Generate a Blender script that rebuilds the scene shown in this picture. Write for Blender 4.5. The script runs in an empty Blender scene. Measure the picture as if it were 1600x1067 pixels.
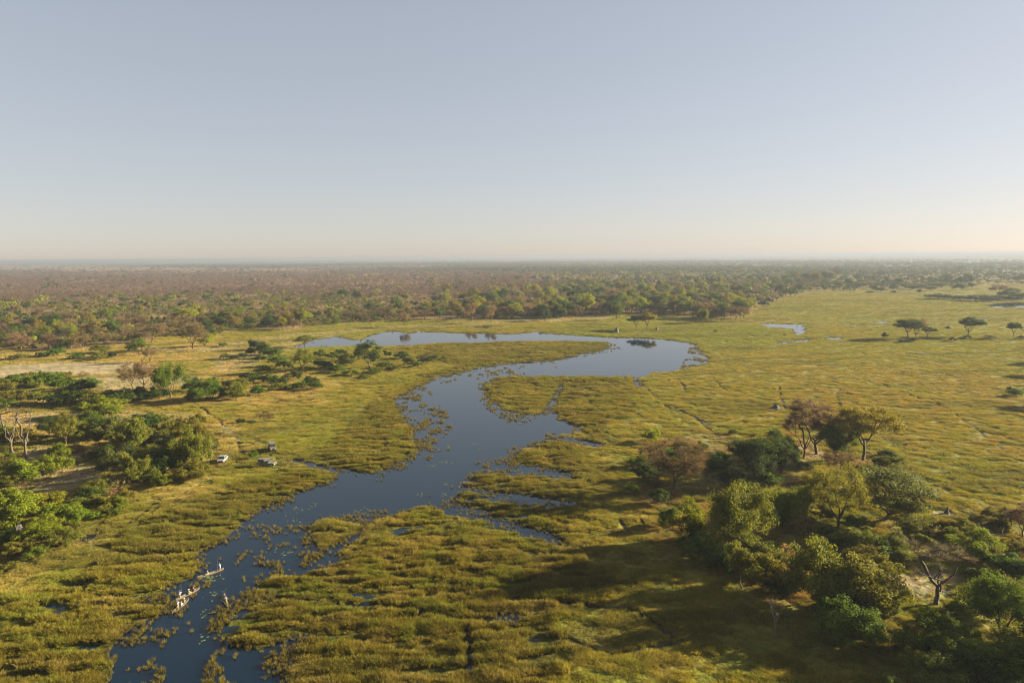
import bpy, bmesh, math, random
import numpy as np
from mathutils import Vector, Matrix, Quaternion

SC = bpy.context.scene
COL = SC.collection
# ------------------------------------------------------------------ camera
CAM_H, FPX, PITCH, ROLL = 60.0, 1080.0, math.radians(7.0), math.radians(0.4655)
_f = np.array([0, math.cos(PITCH), -math.sin(PITCH)])
_r0 = np.array([1.0, 0, 0]); _u0 = np.array([0, math.sin(PITCH), math.cos(PITCH)])
_r = _r0 * math.cos(ROLL) - _u0 * math.sin(ROLL)
_u = _u0 * math.cos(ROLL) + _r0 * math.sin(ROLL)
cd = bpy.data.cameras.new('camera'); cam = bpy.data.objects.new('camera', cd); COL.objects.link(cam)
cd.sensor_width = 36.0; cd.lens = 36.0 * FPX / 1600.0; cd.clip_start = 1.0; cd.clip_end = 90000.0
M = Matrix(((_r[0], _u[0], -_f[0], 0), (_r[1], _u[1], -_f[1], 0), (_r[2], _u[2], -_f[2], CAM_H), (0, 0, 0, 1)))
cam.matrix_world = M
SC.camera = cam
# ------------------------------------------------------------------ sky, sun, exposure
SUN_EL, SUN_AZ = math.radians(16.0), math.radians(74.0)      # azimuth clockwise from +Y (straight ahead)
W = bpy.data.worlds.new('World'); SC.world = W; W.use_nodes = True
nt = W.node_tree; nt.nodes.clear()
sky = nt.nodes.new('ShaderNodeTexSky'); sky.sky_type = 'NISHITA'; sky.sun_disc = False
sky.sun_elevation = SUN_EL; sky.sun_rotation = SUN_AZ; sky.altitude = 900; sky.air_density = 1.0; sky.dust_density = 0.9; sky.ozone_density = 2.5
hs = nt.nodes.new('ShaderNodeHueSaturation'); hs.inputs['Saturation'].default_value = 0.82
gm = nt.nodes.new('ShaderNodeGamma'); gm.inputs[1].default_value = 0.46
tt = nt.nodes.new('ShaderNodeMixRGB'); tt.blend_type = 'MULTIPLY'; tt.inputs[0].default_value = 1; tt.inputs[2].default_value = (1.05, .975, .955, 1)
bg = nt.nodes.new('ShaderNodeBackground'); bg.inputs['Strength'].default_value = 0.059
ow = nt.nodes.new('ShaderNodeOutputWorld')
nt.links.new(sky.outputs[0], gm.inputs[0]); nt.links.new(gm.outputs[0], hs.inputs['Color']); nt.links.new(hs.outputs[0], tt.inputs[1]); nt.links.new(tt.outputs[0], bg.inputs[0]); nt.links.new(bg.outputs[0], ow.inputs[0])
sl = bpy.data.lights.new('sun', 'SUN'); sl.energy = 5.0; sl.angle = math.radians(0.6); sl.color = (1.0, 0.88, 0.62)
so = bpy.data.objects.new('sun', sl); COL.objects.link(so)
SV = Vector((math.sin(SUN_AZ) * math.cos(SUN_EL), math.cos(SUN_AZ) * math.cos(SUN_EL), math.sin(SUN_EL)))
so.rotation_mode = 'QUATERNION'; so.rotation_quaternion = (-SV).to_track_quat('-Z', 'Y'); so.location = (300, 100, 200)
vs = SC.view_settings; vs.view_transform = 'Standard'; vs.look = 'None'; vs.gamma = 1.0; vs.use_curve_mapping = False
vs.exposure = 2.5
HAZE_DENSITY = 0.00017
try:
    SC.cycles.use_denoising = True; SC.cycles.denoising_prefilter = 'ACCURATE'; SC.cycles.use_adaptive_sampling = False; SC.cycles.filter_width = 1.15
    SC.cycles.max_bounces = 6; SC.cycles.transparent_max_bounces = 4; SC.cycles.volume_bounces = 0
except Exception:
    pass

# ------------------------------------------------------------------ helpers: projection, noise, masks
def proj(X, Y, Z=0.0):
    dx, dy, dz = X, Y, Z - CAM_H
    d = dx * _f[0] + dy * _f[1] + dz * _f[2]
    d = np.where(d < 1.0, 1.0, d)
    return 800 + FPX * (dx * _r[0] + dy * _r[1] + dz * _r[2]) / d, 533.5 - FPX * (dx * _u[0] + dy * _u[1] + dz * _u[2]) / d

def unproj(u, v, z=0.0):
    a, b = (u - 800) / FPX, (533.5 - v) / FPX
    d = _f + a * _r + b * _u
    t = (z - CAM_H) / min(d[2], -1e-4)
    return d[0] * t, d[1] * t

def depth_at(X, Y):
    return X * _f[0] + Y * _f[1] - CAM_H * _f[2]

def vnoise(x, y, seed=0):
    x = np.asarray(x, float); y = np.asarray(y, float)
    xi = np.floor(x).astype(np.int64); yi = np.floor(y).astype(np.int64)
    fx = x - xi; fy = y - yi
    fx = fx * fx * (3 - 2 * fx); fy = fy * fy * (3 - 2 * fy)
    def h(a, b):
        n = (a * 374761393 + b * 668265263 + seed * 2147483) & 0xffffffff
        n = ((n ^ (n >> 13)) * 1274126177) & 0xffffffff
        n = ((n ^ (n >> 15)) * 2246822519) & 0xffffffff
        return ((n ^ (n >> 16)) & 0xffff) / 65535.0
    a = h(xi, yi); b = h(xi + 1, yi); c = h(xi, yi + 1); d = h(xi + 1, yi + 1)
    return (a + (b - a) * fx) * (1 - fy) + (c + (d - c) * fx) * fy

def fbm(x, y, seed=0, o=3):
    s = 0; a = 1; t = 0
    for k in range(o):
        s = s + a * vnoise(x * 2 ** k + 17.3 * k, y * 2 ** k - 9.1 * k, seed + k); t += a; a *= 0.5
    return s / t

def sstep(a, b, x):
    t = np.clip((x - a) / (b - a), 0, 1)
    return t * t * (3 - 2 * t)

def wpoly(pts):
    return np.array([unproj(u, max(v, 406.5)) for u, v in pts])

def sdf(X, Y, P):
    """signed distance to a ground polygon in metres, positive inside"""
    out = np.full(X.shape, -1e4)
    mn = P.min(0) - 60; mx = P.max(0) + 60
    sel = (X > mn[0]) & (X < mx[0]) & (Y > mn[1]) & (Y < mx[1])
    x = X[sel]; y = Y[sel]
    if x.size == 0: return out
    d2 = np.full(x.shape, 1e12); ins = np.zeros(x.shape, bool)
    n = len(P)
    for i in range(n):
        ax, ay = P[i]; bx, by = P[(i + 1) % n]
        ex, ey = bx - ax, by - ay
        t = np.clip(((x - ax) * ex + (y - ay) * ey) / (ex * ex + ey * ey + 1e-12), 0, 1)
        d2 = np.minimum(d2, (x - ax - t * ex) ** 2 + (y - ay - t * ey) ** 2)
        if ay != by:
            c = ((ay > y) != (by > y)) & (x < (bx - ax) * (y - ay) / (by - ay) + ax)
            ins ^= c
    out[sel] = np.sqrt(d2) * np.where(ins, 1, -1)
    return out

# ------------------------------------------------------------------ the plan of the place
RIVER = [(150, 1260), (170, 1080), (180, 1040), (187, 1000), (205, 985), (250, 965), (263, 950), (240, 944), (210, 946), (255, 930), (262, 916), (290, 905), (312, 886), (322, 862),
 (352, 845), (372, 825), (398, 800), (430, 785), (470, 768), (500, 757), (535, 746), (520, 738), (490, 731), (456, 721), (462, 718), (492, 725), (538, 735), (582, 739),
 (610, 729), (640, 715), (655, 700), (648, 680), (637, 662), (622, 640), (618, 624), (640, 608), (678, 592), (724, 580), (780, 569), (800, 567), (851, 565), (894, 557), (921, 550),
 (942, 546), (957, 538), (942, 534), (876, 533.5), (800, 533.5), (754, 536), (678, 536.5), (640, 540), (610, 541), (577, 539), (542, 541), (509, 542), (470, 544), (458, 541), (494, 530), (526, 526), (562, 532),
 (577, 524), (610, 517.5), (625, 518), (638, 521), (653, 518), (716, 520.5), (800, 521.5), (833, 519), (876, 522.5), (939, 526.5), (1015, 528.5), (1053, 532), (1089, 538), (1096, 552), (1112, 560), (1106, 568),
 (1088, 573), (1058, 580), (1028, 582), (1000, 591), (1004, 605), (996, 606), (987, 588), (952, 589), (884, 588), (866, 588), (800, 587), (772, 592), (756, 604), (768, 624), (800, 643), (830, 647), (846, 643), (856, 632), (862, 620), (878, 597), (882, 597), (870, 622), (866, 640), (876, 657), (906, 667), (911, 674), (880, 681), (916, 690), (937, 695), (925, 697), (861, 688), (838, 696), (812, 706), (803, 722), (833, 729), (886, 738), (898, 740), (884, 745), (851, 741), (800, 742), (770, 736), (738, 744),
 (718, 757), (754, 763), (800, 773), (846, 781), (898, 788), (850, 787), (800, 783), (760, 775), (729, 768), (704, 781), (729, 797), (767, 807), (800, 814), (825, 826), (850, 834), (880, 849), (850, 842), (820, 834), (795, 824), (740, 809), (704, 803), (663, 790), (640, 797),
 (590, 813), (576, 822), (565, 840), (548, 852), (526, 863), (545, 872), (522, 882), (492, 893), (462, 898), (437, 890), (405, 902), (402, 925), (440, 934), (560, 941), (550, 946), (440, 942), (392, 948), (345, 985), (352, 1008), (400, 1022), (430, 1006), (470, 990), (500, 992), (450, 1012), (455, 1067), (430, 1260)]
ISLAND = [(474, 824), (500, 812), (524, 810), (544, 815), (566, 818), (562, 835), (535, 846), (516, 855), (501, 862), (489, 850), (484, 836)]
PUDDLES = [[(1190, 505.5), (1252, 507), (1257, 520), (1246, 523), (1241, 514), (1200, 511)], [(1540, 477), (1575, 473.5), (1680, 471.5), (1680, 479.5), (1560, 481)], [(704, 781), (800, 770), (860, 778), (912, 788), (850, 792), (760, 782)], [(700, 801), (760, 803), (812, 816), (852, 831), (890, 851), (850, 848), (800, 830), (740, 813)], [(770, 735), (833, 727), (904, 738), (892, 748), (820, 746)], [(872, 679), (945, 694), (930, 700), (872, 689)], [(772, 957), (800, 959), (806, 971), (780, 971)], [(1003, 471), (1045, 472), (1043, 474.5), (1006, 474)],
 [(1296, 528), (1310, 528), (1311, 530.5), (1297, 530.5)], [(1526, 498), (1542, 498), (1541, 499.5), (1528, 499.5)], [(1548, 438), (1562, 437.5), (1562, 439.5), (1549, 440)], [(1218, 535), (1232, 534), (1231, 537), (1219, 537)],
 [(1370, 503), (1385, 502.5), (1384, 504), (1372, 504.5)], [(1244, 533), (1264, 530.5), (1265, 532), (1246, 535)], [(745, 511), (760, 510.5), (759, 512.5), (746, 512.5)], [(118, 842), (150, 836), (152, 840), (140, 845)]]
REEDS = [
 [(-260, 1260), (-200, 960), (0, 948), (60, 930), (100, 908), (150, 888), (200, 832), (280, 802), (340, 777), (400, 747), (440, 730), (500, 735), (540, 746), (480, 776), (430, 802), (380, 836), (340, 862), (300, 897), (275, 945), (195, 1000), (185, 1067), (170, 1260)],
 [(540, 668), (600, 622), (640, 603), (700, 575), (800, 561), (940, 540), (960, 538), (945, 550), (895, 562), (800, 573), (724, 587), (650, 618), (700, 650), (705, 690), (640, 722), (585, 744), (530, 737), (500, 715)],
 [(600, 545), (640, 539), (760, 535), (880, 532), (955, 537), (930, 550), (880, 560), (800, 566), (720, 576), (690, 570), (640, 558)],
 [(760, 590), (880, 586), (990, 588), (1005, 605), (1000, 640), (960, 660), (930, 690), (905, 700), (900, 740), (890, 775), (800, 775), (722, 762), (742, 742), (800, 740), (806, 706), (840, 694), (905, 690), (912, 670), (870, 655), (866, 636), (846, 645), (800, 646), (760, 622)],
 [(640, 798), (690, 765), (760, 762), (880, 780), (900, 800), (890, 850), (940, 880), (1000, 900), (940, 950), (880, 980), (900, 1067), (920, 1260), (300, 1260), (310, 1067), (330, 985), (395, 942), (400, 900), (470, 893), (550, 868), (575, 820)],
 ISLAND]
SPARSE = [  # open water with scattered clumps (polygon, density)
 ([(615, 610), (660, 600), (700, 640), (712, 690), (690, 712), (600, 745), (570, 720), (620, 660)], .34), ([(310, 1250), (318, 1060), (330, 960), (400, 880), (440, 868), (530, 860), (560, 930), (470, 1067), (460, 1250)], .50),
 ([(395, 800), (440, 770), (482, 800), (490, 880), (420, 905), (390, 870)], .13), ([(745, 588), (800, 580), (880, 640), (800, 668), (750, 630)], .22), ([(1080, 535), (1130, 545), (1140, 575), (1060, 585)], .3),
 ([(700, 735), (800, 700), (840, 690), (880, 660), (920, 680), (880, 745), (760, 765)], .14), ([(170, 1250), (190, 1010), (260, 900), (350, 830), (400, 850), (300, 960), (262, 1000), (255, 1250)], .42), ([(480, 790), (600, 795), (660, 800), (580, 880), (500, 870)], .16),
 ([(660, 575), (800, 556), (960, 536), (970, 546), (800, 578), (690, 600)], .16)]
DRYP = [(-500, 1000), (-400, 545), (200, 540), (330, 525), (400, 545), (400, 590), (540, 600), (500, 632), (430, 652), (400, 690), (330, 760), (200, 835), (100, 890), (0, 925)]
SANDP = [([(-60, 575), (100, 568), (200, 569), (240, 576), (185, 584), (80, 588), (-60, 594)], 1.0), ([(110, 586), (200, 581), (232, 600), (160, 598)], .55), ([(336, 662), (350, 666), (374, 686), (386, 690), (366, 692)], .95), ([(1438, 793), (1500, 798), (1512, 816), (1450, 810)], .9),
 ([(1390, 905), (1440, 893), (1490, 893), (1510, 915), (1480, 938), (1400, 930)], .8), ([(1420, 852), (1490, 852), (1500, 868), (1440, 864)], .6), ([(1235, 686), (1285, 690), (1285, 722), (1245, 726)], .45), ([(1112, 676), (1156, 692), (1130, 706), (1066, 690), (1040, 682)], .4), ([(112, 846), (120, 838), (150, 833), (158, 838), (140, 849)], .7),
 ([(170, 552), (330, 543), (440, 524), (560, 513), (700, 506), (820, 500), (950, 496), (950, 500), (820, 505), (700, 511), (600, 516), (440, 531), (330, 552)], .5), ([(425, 716), (470, 720), (462, 728), (430, 724)], .5), ([(1340, 715), (1385, 712), (1400, 725), (1350, 732)], .35), ([(105, 745), (160, 745), (170, 752), (110, 756)], .4), ([(0, 655), (170, 641), (330, 650), (300, 660), (100, 668), (0, 668)], .6), ([(0, 735), (60, 700), (150, 722), (160, 760), (60, 778), (0, 795)], .65), ([(60, 600), (210, 590), (300, 585), (330, 600), (200, 612), (80, 606)], .7), ([(330, 560), (420, 540), (520, 524), (530, 530), (430, 556), (380, 580), (340, 585)], .45), ([(1120, 700), (1160, 696), (1250, 730), (1240, 770), (1180, 790), (1090, 780), (1060, 760)], .3), ([(1440, 820), (1500, 812), (1560, 850), (1530, 880), (1440, 880)], .35)]
GROVE = [(1000, 700), (1060, 665), (1160, 680), (1250, 676), (1400, 690), (1470, 790), (1600, 850), (1750, 900), (1750, 1250), (1400, 1150), (1300, 1000), (1120, 900), (1040, 850), (1010, 770)]
TRAILS = [  # trodden paths and wheel tracks, (points, width m)
 ([(965, 811), (985, 836)], .8), ([(993, 808), (1006, 822)], .7), ([(1015, 600), (1060, 593), (1066, 600), (1073, 615)], .9), ([(1112, 590), (1121, 597), (1137, 613)], .9), ([(1040, 636), (1089, 658), (1121, 681)], .8), ([(1052, 636), (1098, 660), (1132, 672), (1140, 676)], .8),
 ([(1000, 600), (1050, 640), (1110, 668)], .7), ([(1321, 573), (1380, 580), (1440, 586)], .9), ([(1285, 590), (1370, 600), (1480, 640)], .8), ([(1219, 606), (1219, 622), (1226, 640)], .9), ([(1310, 608), (1312, 640)], .8), ([(730, 985), (734, 1010), (735, 1052)], 1.0), ([(395, 690), (420, 696), (402, 703)], .6), ([(366, 686), (400, 697)], .6), ([(362, 690), (384, 705)], .6), ([(352, 728), (380, 716), (366, 690)], .5), ([(358, 731), (386, 719), (372, 692)], .5), ([(405, 735), (440, 735), (475, 726)], .5), ([(404, 731), (440, 730), (472, 722)], .5), ([(424, 712), (440, 722), (462, 722)], .5),
 ([(300, 630), (335, 655), (350, 668)], .9), ([(800, 935), (1000, 960), (1060, 1000)], .9), ([(560, 940), (640, 950), (720, 968), (800, 962)], 1.0), ([(880, 1000), (960, 1030), (1060, 1010)], .8), ([(930, 670), (1000, 700), (1010, 730)], .7), ([(1380, 560), (1500, 552), (1600, 566)], .9), ([(1450, 620), (1560, 700)], .6), ([(180, 830), (215, 812), (240, 790)], .7), ([(188, 838), (225, 818), (250, 795)], .7), ([(1500, 800), (1560, 836), (1640, 850)], .8), ([(1420, 735), (1440, 780), (1450, 800)], .8)]
W_RIVER, W_ISL = wpoly(RIVER), wpoly(ISLAND)
W_PUD = [wpoly(p) for p in PUDDLES]; W_REED = [wpoly(p) for p in REEDS]; W_SPARSE = [(wpoly(p), d) for p, d in SPARSE]
W_DRY = wpoly(DRYP); W_SAND = [(wpoly(p), k) for p, k in SANDP]; W_GROVE = wpoly(GROVE)
W_TRAIL = [(wpoly(p), w) for p, w in TRAILS]
FRONT = np.array([(-400, 547), (0, 547), (60, 550), (130, 547), (200, 542), (260, 524), (330, 528), (380, 512), (450, 521), (500, 510), (560, 505), (700, 502), (830, 498), (900, 498), (960, 494), (1040, 492), (1100, 498), (1160, 500), (1190, 480), (1230, 464), (1280, 458), (1330, 455), (1400, 452), (1470, 449), (1600, 446), (2000, 444)], float)
C = lambda *a: np.array(a, float)

def fields(X, Y):
    X = np.asarray(X, float); Y = np.asarray(Y, float)
    F = {}
    u, v = proj(X, Y)
    behind = Y < 20
    u = np.where(behind, 800, u); v = np.where(behind, 1300, v)
    F['u'], F['v'] = u, v
    n0 = fbm(X / 38, Y / 38, 3); n1 = fbm(X / 9, Y / 9, 11); n2 = fbm(X / 2.6, Y / 2.6, 23, 2)
    F['n0'], F['n1'], F['n2'] = n0, n1, n2
    R = np.hypot(X, Y); near = np.clip(1.6 - R / 450, .25, 1)
    sw = sdf(X, Y, W_RIVER)
    sw = np.minimum(sw, -sdf(X, Y, W_ISL))
    wob = ((n1 - .5) * 3.6 + (n2 - .5) * 1.8) * near
    sw = sw + wob * np.where(sw > -1e3, 1, 0)
    for P in W_PUD: sw = np.maximum(sw, sdf(X, Y, P) + np.where(R < 400, (n1 - .5) * 3, (n0 - .5) * 4 + 2.5))
    reed = np.full(X.shape, -1e4)
    for P in W_REED: reed = np.maximum(reed, sdf(X, Y, P))
    F['reed'] = sstep(-3.5, 3.5, reed + (n0 - .5) * 14 + (n1 - .5) * 7)
    F['sw'] = sw
    tr = np.zeros(X.shape)
    for P, w in W_TRAIL:
        mn = P.min(0) - 8; mx = P.max(0) + 8
        sel = (X > mn[0]) & (X < mx[0]) & (Y > mn[1]) & (Y < mx[1])
        if not sel.any(): continue
        x = X[sel] + (n1[sel] - .5) * 3; y = Y[sel] + (n0[sel] - .5) * 5; d = np.full(x.shape, 1e9)
        for i in range(len(P) - 1):
            a, b = P[i], P[i + 1]; e = b - a
            t = np.clip(((x - a[0]) * e[0] + (y - a[1]) * e[1]) / (e @ e), 0, 1)
            d = np.minimum(d, np.hypot(x - a[0] - t * e[0], y - a[1] - t * e[1]))
        tr[sel] = np.maximum(tr[sel], 1 - sstep(w * .45, w, d))
    F['trail'] = tr
    z = np.where(sw > 0, -np.minimum(1.3, .12 + .28 * sw), np.minimum(.42, .05 - .055 * sw))
    rz = F['reed'] * (sw <= 0)
    st = fbm((X + .25 * Y) / 10, (Y - .12 * X) / 1.5, 131, 3); F['streak'] = st
    z = z * (1 - .75 * rz) + rz * ((n1 - .43) * .25 + (n2 - .5) * .40 + (st - .375) * .85)
    z = z + (sw < 0) * (1 - F['reed']) * ((n1 - .5) * .4 + (n2 - .5) * .4) * near
    z = z + np.where(sw < -40, (n0 - .3) * .8, (n0 - .3) * .8 * np.clip(-sw / 40, 0, 1))
    z = z - tr * .25
    z = np.where((sw < -12) & (R > 420), np.maximum(z, .12), z)
    F['z'] = z
    return F

def wd0(u, v): return (v < np.interp(u, FRONT[:, 0], FRONT[:, 1])) * 1.0

def colour(F, X, Y):
    """albedo of the ground cover, from the plan; trails carry painted shade"""
    u, v, n0, n1, n2, sw = F['u'], F['v'], F['n0'], F['n1'], F['n2'], F['sw']
    nb = fbm(X / 110, Y / 160, 77); nc = fbm(X / 22, Y / 30, 55)
    green = C(.195, .205, .028); olive = C(.220, .203, .034); dry = C(.36, .275, .105); sand = C(.42, .345, .255); reed = C(.122, .112, .016); lush = C(.165, .210, .028); mud = C(.07, .055, .035); russet = C(.225, .155, .045)
    def mix(a, b, t): return a + (b - a) * t[:, None]
    col = mix(np.broadcast_to(green, (len(X), 3)), olive, sstep(.35, .65, nb))
    right = sstep(1050, 1400, u) * sstep(535, 600, v)
    col = mix(col, C(.235, .208, .036), right * .75 * sstep(.3, .7, nc * .6 + nb * .5))
    col = mix(col, russet, right * .35 * sstep(.52, .72, nc))
    col = mix(col, lush, .7 * sstep(840, 900, u) * (1 - sstep(1180, 1300, u)) * sstep(505, 512, v) * (1 - sstep(535, 560, v)))
    dr = sdf(X, Y, W_DRY)
    d = sstep(-8, 8, dr + (n0 - .5) * 40)
    col = mix(col, dry, d * sstep(.28, .62, nc * .6 + n1 * .4) * .8)
    g = sstep(-5, 5, sdf(X, Y, W_GROVE) + (n0 - .5) * 14)
    col = mix(col, C(.20, .135, .055), g * sstep(.38, .6, nc * .5 + n1 * .5) * .8)
    F['bare'] = np.zeros(len(X))
    for P, k in W_SAND:
        s = sstep(-1.2, 1.2, sdf(X, Y, P) + (n1 - .5) * 5 + (n0 - .5) * 5) * k
        col = mix(col, sand * (.8 + .2 * k), s * (.75 + .25 * n2)); F['bare'] = np.maximum(F['bare'], s)
    rm = F['reed']
    col = mix(col, mix(np.broadcast_to(reed, (len(X), 3)), C(.160, .148, .021), sstep(.4, .66, nc)), rm * .9)
    pv = fbm(X / 5.5, Y / 4.0, 141, 3); wv = fbm((X + .2 * Y) / 46, (Y - .1 * X) / 10, 143, 3)
    col = mix(col, C(.29, .24, .085), sstep(.56, .72, pv) * .38); col = mix(col, C(.135, .175, .022), sstep(.46, .30, pv) * .5)
    col = mix(col, C(.120, .120, .026), sstep(.42, .30, wv) * .65 * (1 - wd0(u, v)))
    col = mix(col, mud, np.clip(F['trail'] * .95 + sstep(-.9, .2, sw) * .8, 0, 1))  # shore mud; on the trails this dark also paints the shade within the grass
    # woodland floor and the far country
    fe = np.interp(u, FRONT[:, 0], FRONT[:, 1])
    wd = sstep(-2, 5, fe - v + (n0 - .5) * 8) * (u < 1250) + sstep(0, 5, fe - v) * (u >= 1250) * .5
    col = mix(col, mix(np.broadcast_to(C(.20, .135, .062), (len(X), 3)), C(.30, .205, .115), sstep(.45, .62, nc)), wd * .85)
    pur = sstep(0, 10, 468 + (nb - .5) * 26 - v) * (1 - sstep(820, 1000, u + (nb - .5) * 300))
    col = mix(col, mix(np.broadcast_to(C(.185, .105, .072), (len(X), 3)), C(.32, .21, .125), sstep(.6, .7, nb)), pur * .85)
    col = mix(col, C(.30, .215, .115), sstep(0, 2, 425 - v) * (1 - sstep(400, 700, u)) * sstep(412, 416, v) * .8)
    col = mix(col, np.where((u > 1000)[:, None], C(.16, .148, .08), C(.115, .104, .058)), sstep(-2, 3, 413.5 + np.clip(.015 * u, 0, 15) - v) * .9)
    F['wood'] = wd
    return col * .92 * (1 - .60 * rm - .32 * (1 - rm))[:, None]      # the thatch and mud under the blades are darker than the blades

# ------------------------------------------------------------------ materials
def newmat(name):
    m = bpy.data.materials.new(name); m.use_nodes = True
    t = m.node_tree; t.nodes.clear()
    o = t.nodes.new('ShaderNodeOutputMaterial')
    return m, t, o

def N(t, kind, **kw):
    n = t.nodes.new(kind)
    for k, val in kw.items():
        if k in n.inputs: n.inputs[k].default_value = val
        else: setattr(n, k, val)
    return n

def mulcol(t, a, b):
    m = N(t, 'ShaderNodeMixRGB', blend_type='MULTIPLY'); m.inputs[0].default_value = 1.0
    t.links.new(a, m.inputs[1]); t.links.new(b, m.inputs[2]); return m.outputs[0]

def leaf_material(name, source, transl=.35, shade=True):
    m, t, o = newmat(name)
    if source == 'object': c = N(t, 'ShaderNodeObjectInfo').outputs['Color']
    else: c = N(t, 'ShaderNodeAttribute', attribute_type='INSTANCER', attribute_name='tint').outputs['Color']
    if shade:
        a = N(t, 'ShaderNodeAttribute', attribute_type='GEOMETRY', attribute_name='shade')
        c = mulcol(t, c, a.outputs['Color'])
    d = N(t, 'ShaderNodeBsdfPrincipled', Roughness=.75); d.inputs['Specular IOR Level'].default_value = .10
    tr = N(t, 'ShaderNodeBsdfTranslucent')
    g = N(t, 'ShaderNodeMixRGB', blend_type='MULTIPLY'); g.inputs[0].default_value = 1; g.inputs[2].default_value = (1.25, 1.15, .6, 1)
    t.links.new(c, d.inputs['Base Color']); t.links.new(c, g.inputs[1]); t.links.new(g.outputs[0], tr.inputs['Color'])
    x = N(t, 'ShaderNodeMixShader'); x.inputs[0].default_value = transl
    t.links.new(d.outputs[0], x.inputs[1]); t.links.new(tr.outputs[0], x.inputs[2]); t.links.new(x.outputs[0], o.inputs[0])
    return m

def bark_material(name, fixed=None):
    m, t, o = newmat(name)
    d = N(t, 'ShaderNodeBsdfPrincipled', Roughness=.85); d.inputs['Specular IOR Level'].default_value = .15
    tc = N(t, 'ShaderNodeTexCoord'); mp = N(t, 'ShaderNodeMapping'); mp.inputs['Scale'].default_value = (5, 5, 1.1)
    nz = N(t, 'ShaderNodeTexNoise', Scale=1.6, Detail=4.0)
    rp = N(t, 'ShaderNodeValToRGB'); rp.color_ramp.elements[0].position = .3; rp.color_ramp.elements[0].color = (.55, .55, .55, 1); rp.color_ramp.elements[1].position = .7; rp.color_ramp.elements[1].color = (1.2, 1.15, 1.1, 1)
    t.links.new(tc.outputs['Object'], mp.inputs[0]); t.links.new(mp.outputs[0], nz.inputs['Vector']); t.links.new(nz.outputs[0], rp.inputs[0])
    if fixed is None: c = N(t, 'ShaderNodeObjectInfo').outputs['Color']
    else:
        rgb = N(t, 'ShaderNodeRGB'); rgb.outputs[0].default_value = (*fixed, 1); c = rgb.outputs[0]
    c = mulcol(t, c, rp.outputs[0]); t.links.new(c, d.inputs['Base Color'])
    bp = N(t, 'ShaderNodeBump', Strength=.6, Distance=.08); t.links.new(nz.outputs[0], bp.inputs['Height']); t.links.new(bp.outputs[0], d.inputs['Normal'])
    t.links.new(d.outputs[0], o.inputs[0]); return m

def plain_material(name, col, rough=.5, metal=0.0, noise=.15, scale=6.0, spec=.5):
    m, t, o = newmat(name)
    d = N(t, 'ShaderNodeBsdfPrincipled', Roughness=rough, Metallic=metal); d.inputs['Specular IOR Level'].default_value = spec
    tc = N(t, 'ShaderNodeTexCoord'); nz = N(t, 'ShaderNodeTexNoise', Scale=scale, Detail=3.0)
    rp = N(t, 'ShaderNodeValToRGB'); a, b = rp.color_ramp.elements
    a.position = .3; a.color = (*[c * (1 - noise) for c in col], 1); b.position = .7; b.color = (*[min(1, c * (1 + noise)) for c in col], 1)
    t.links.new(tc.outputs['Object'], nz.inputs['Vector']); t.links.new(nz.outputs[0], rp.inputs[0]); t.links.new(rp.outputs[0], d.inputs['Base Color']); t.links.new(d.outputs[0], o.inputs[0])
    return m

M_LEAF = leaf_material('leaves', 'object'); M_LEAF_I = leaf_material('scattered_leaves', 'inst'); M_GRASS = leaf_material('grass_blades', 'inst', .3)
M_BARK = bark_material('bark'); M_BARK_I = bark_material('scattered_bark', (.10, .073, .057))

def ground_material():
    m, t, o = newmat('ground_cover')
    a = N(t, 'ShaderNodeAttribute', attribute_type='GEOMETRY', attribute_name='albedo')
    tc = N(t, 'ShaderNodeTexCoord')
    c = a.outputs['Color']
    for sc, lo, hi in ((.9, .72, 1.28), (.12, .82, 1.18), (.018, .85, 1.15)):
        nz = N(t, 'ShaderNodeTexNoise', Scale=sc, Detail=5.0, Roughness=.6)
        rp = N(t, 'ShaderNodeValToRGB'); rp.color_ramp.elements[0].position = .32; rp.color_ramp.elements[1].position = .68
        rp.color_ramp.elements[0].color = (lo, lo, lo, 1); rp.color_ramp.elements[1].color = (hi, hi * .98, hi * .92, 1)
        t.links.new(tc.outputs['Object'], nz.inputs['Vector']); t.links.new(nz.outputs[0], rp.inputs[0]); c = mulcol(t, c, rp.outputs[0])
    d = N(t, 'ShaderNodeBsdfPrincipled', Roughness=.95); d.inputs['Specular IOR Level'].default_value = .05
    t.links.new(c, d.inputs['Base Color'])
    nz = N(t, 'ShaderNodeTexNoise', Scale=.8, Detail=4.0); bp = N(t, 'ShaderNodeBump', Strength=.9, Distance=.45)
    t.links.new(tc.outputs['Object'], nz.inputs['Vector']); t.links.new(nz.outputs[0], bp.inputs['Height']); t.links.new(bp.outputs[0], d.inputs['Normal'])
    t.links.new(d.outputs[0], o.inputs[0]); return m

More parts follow.
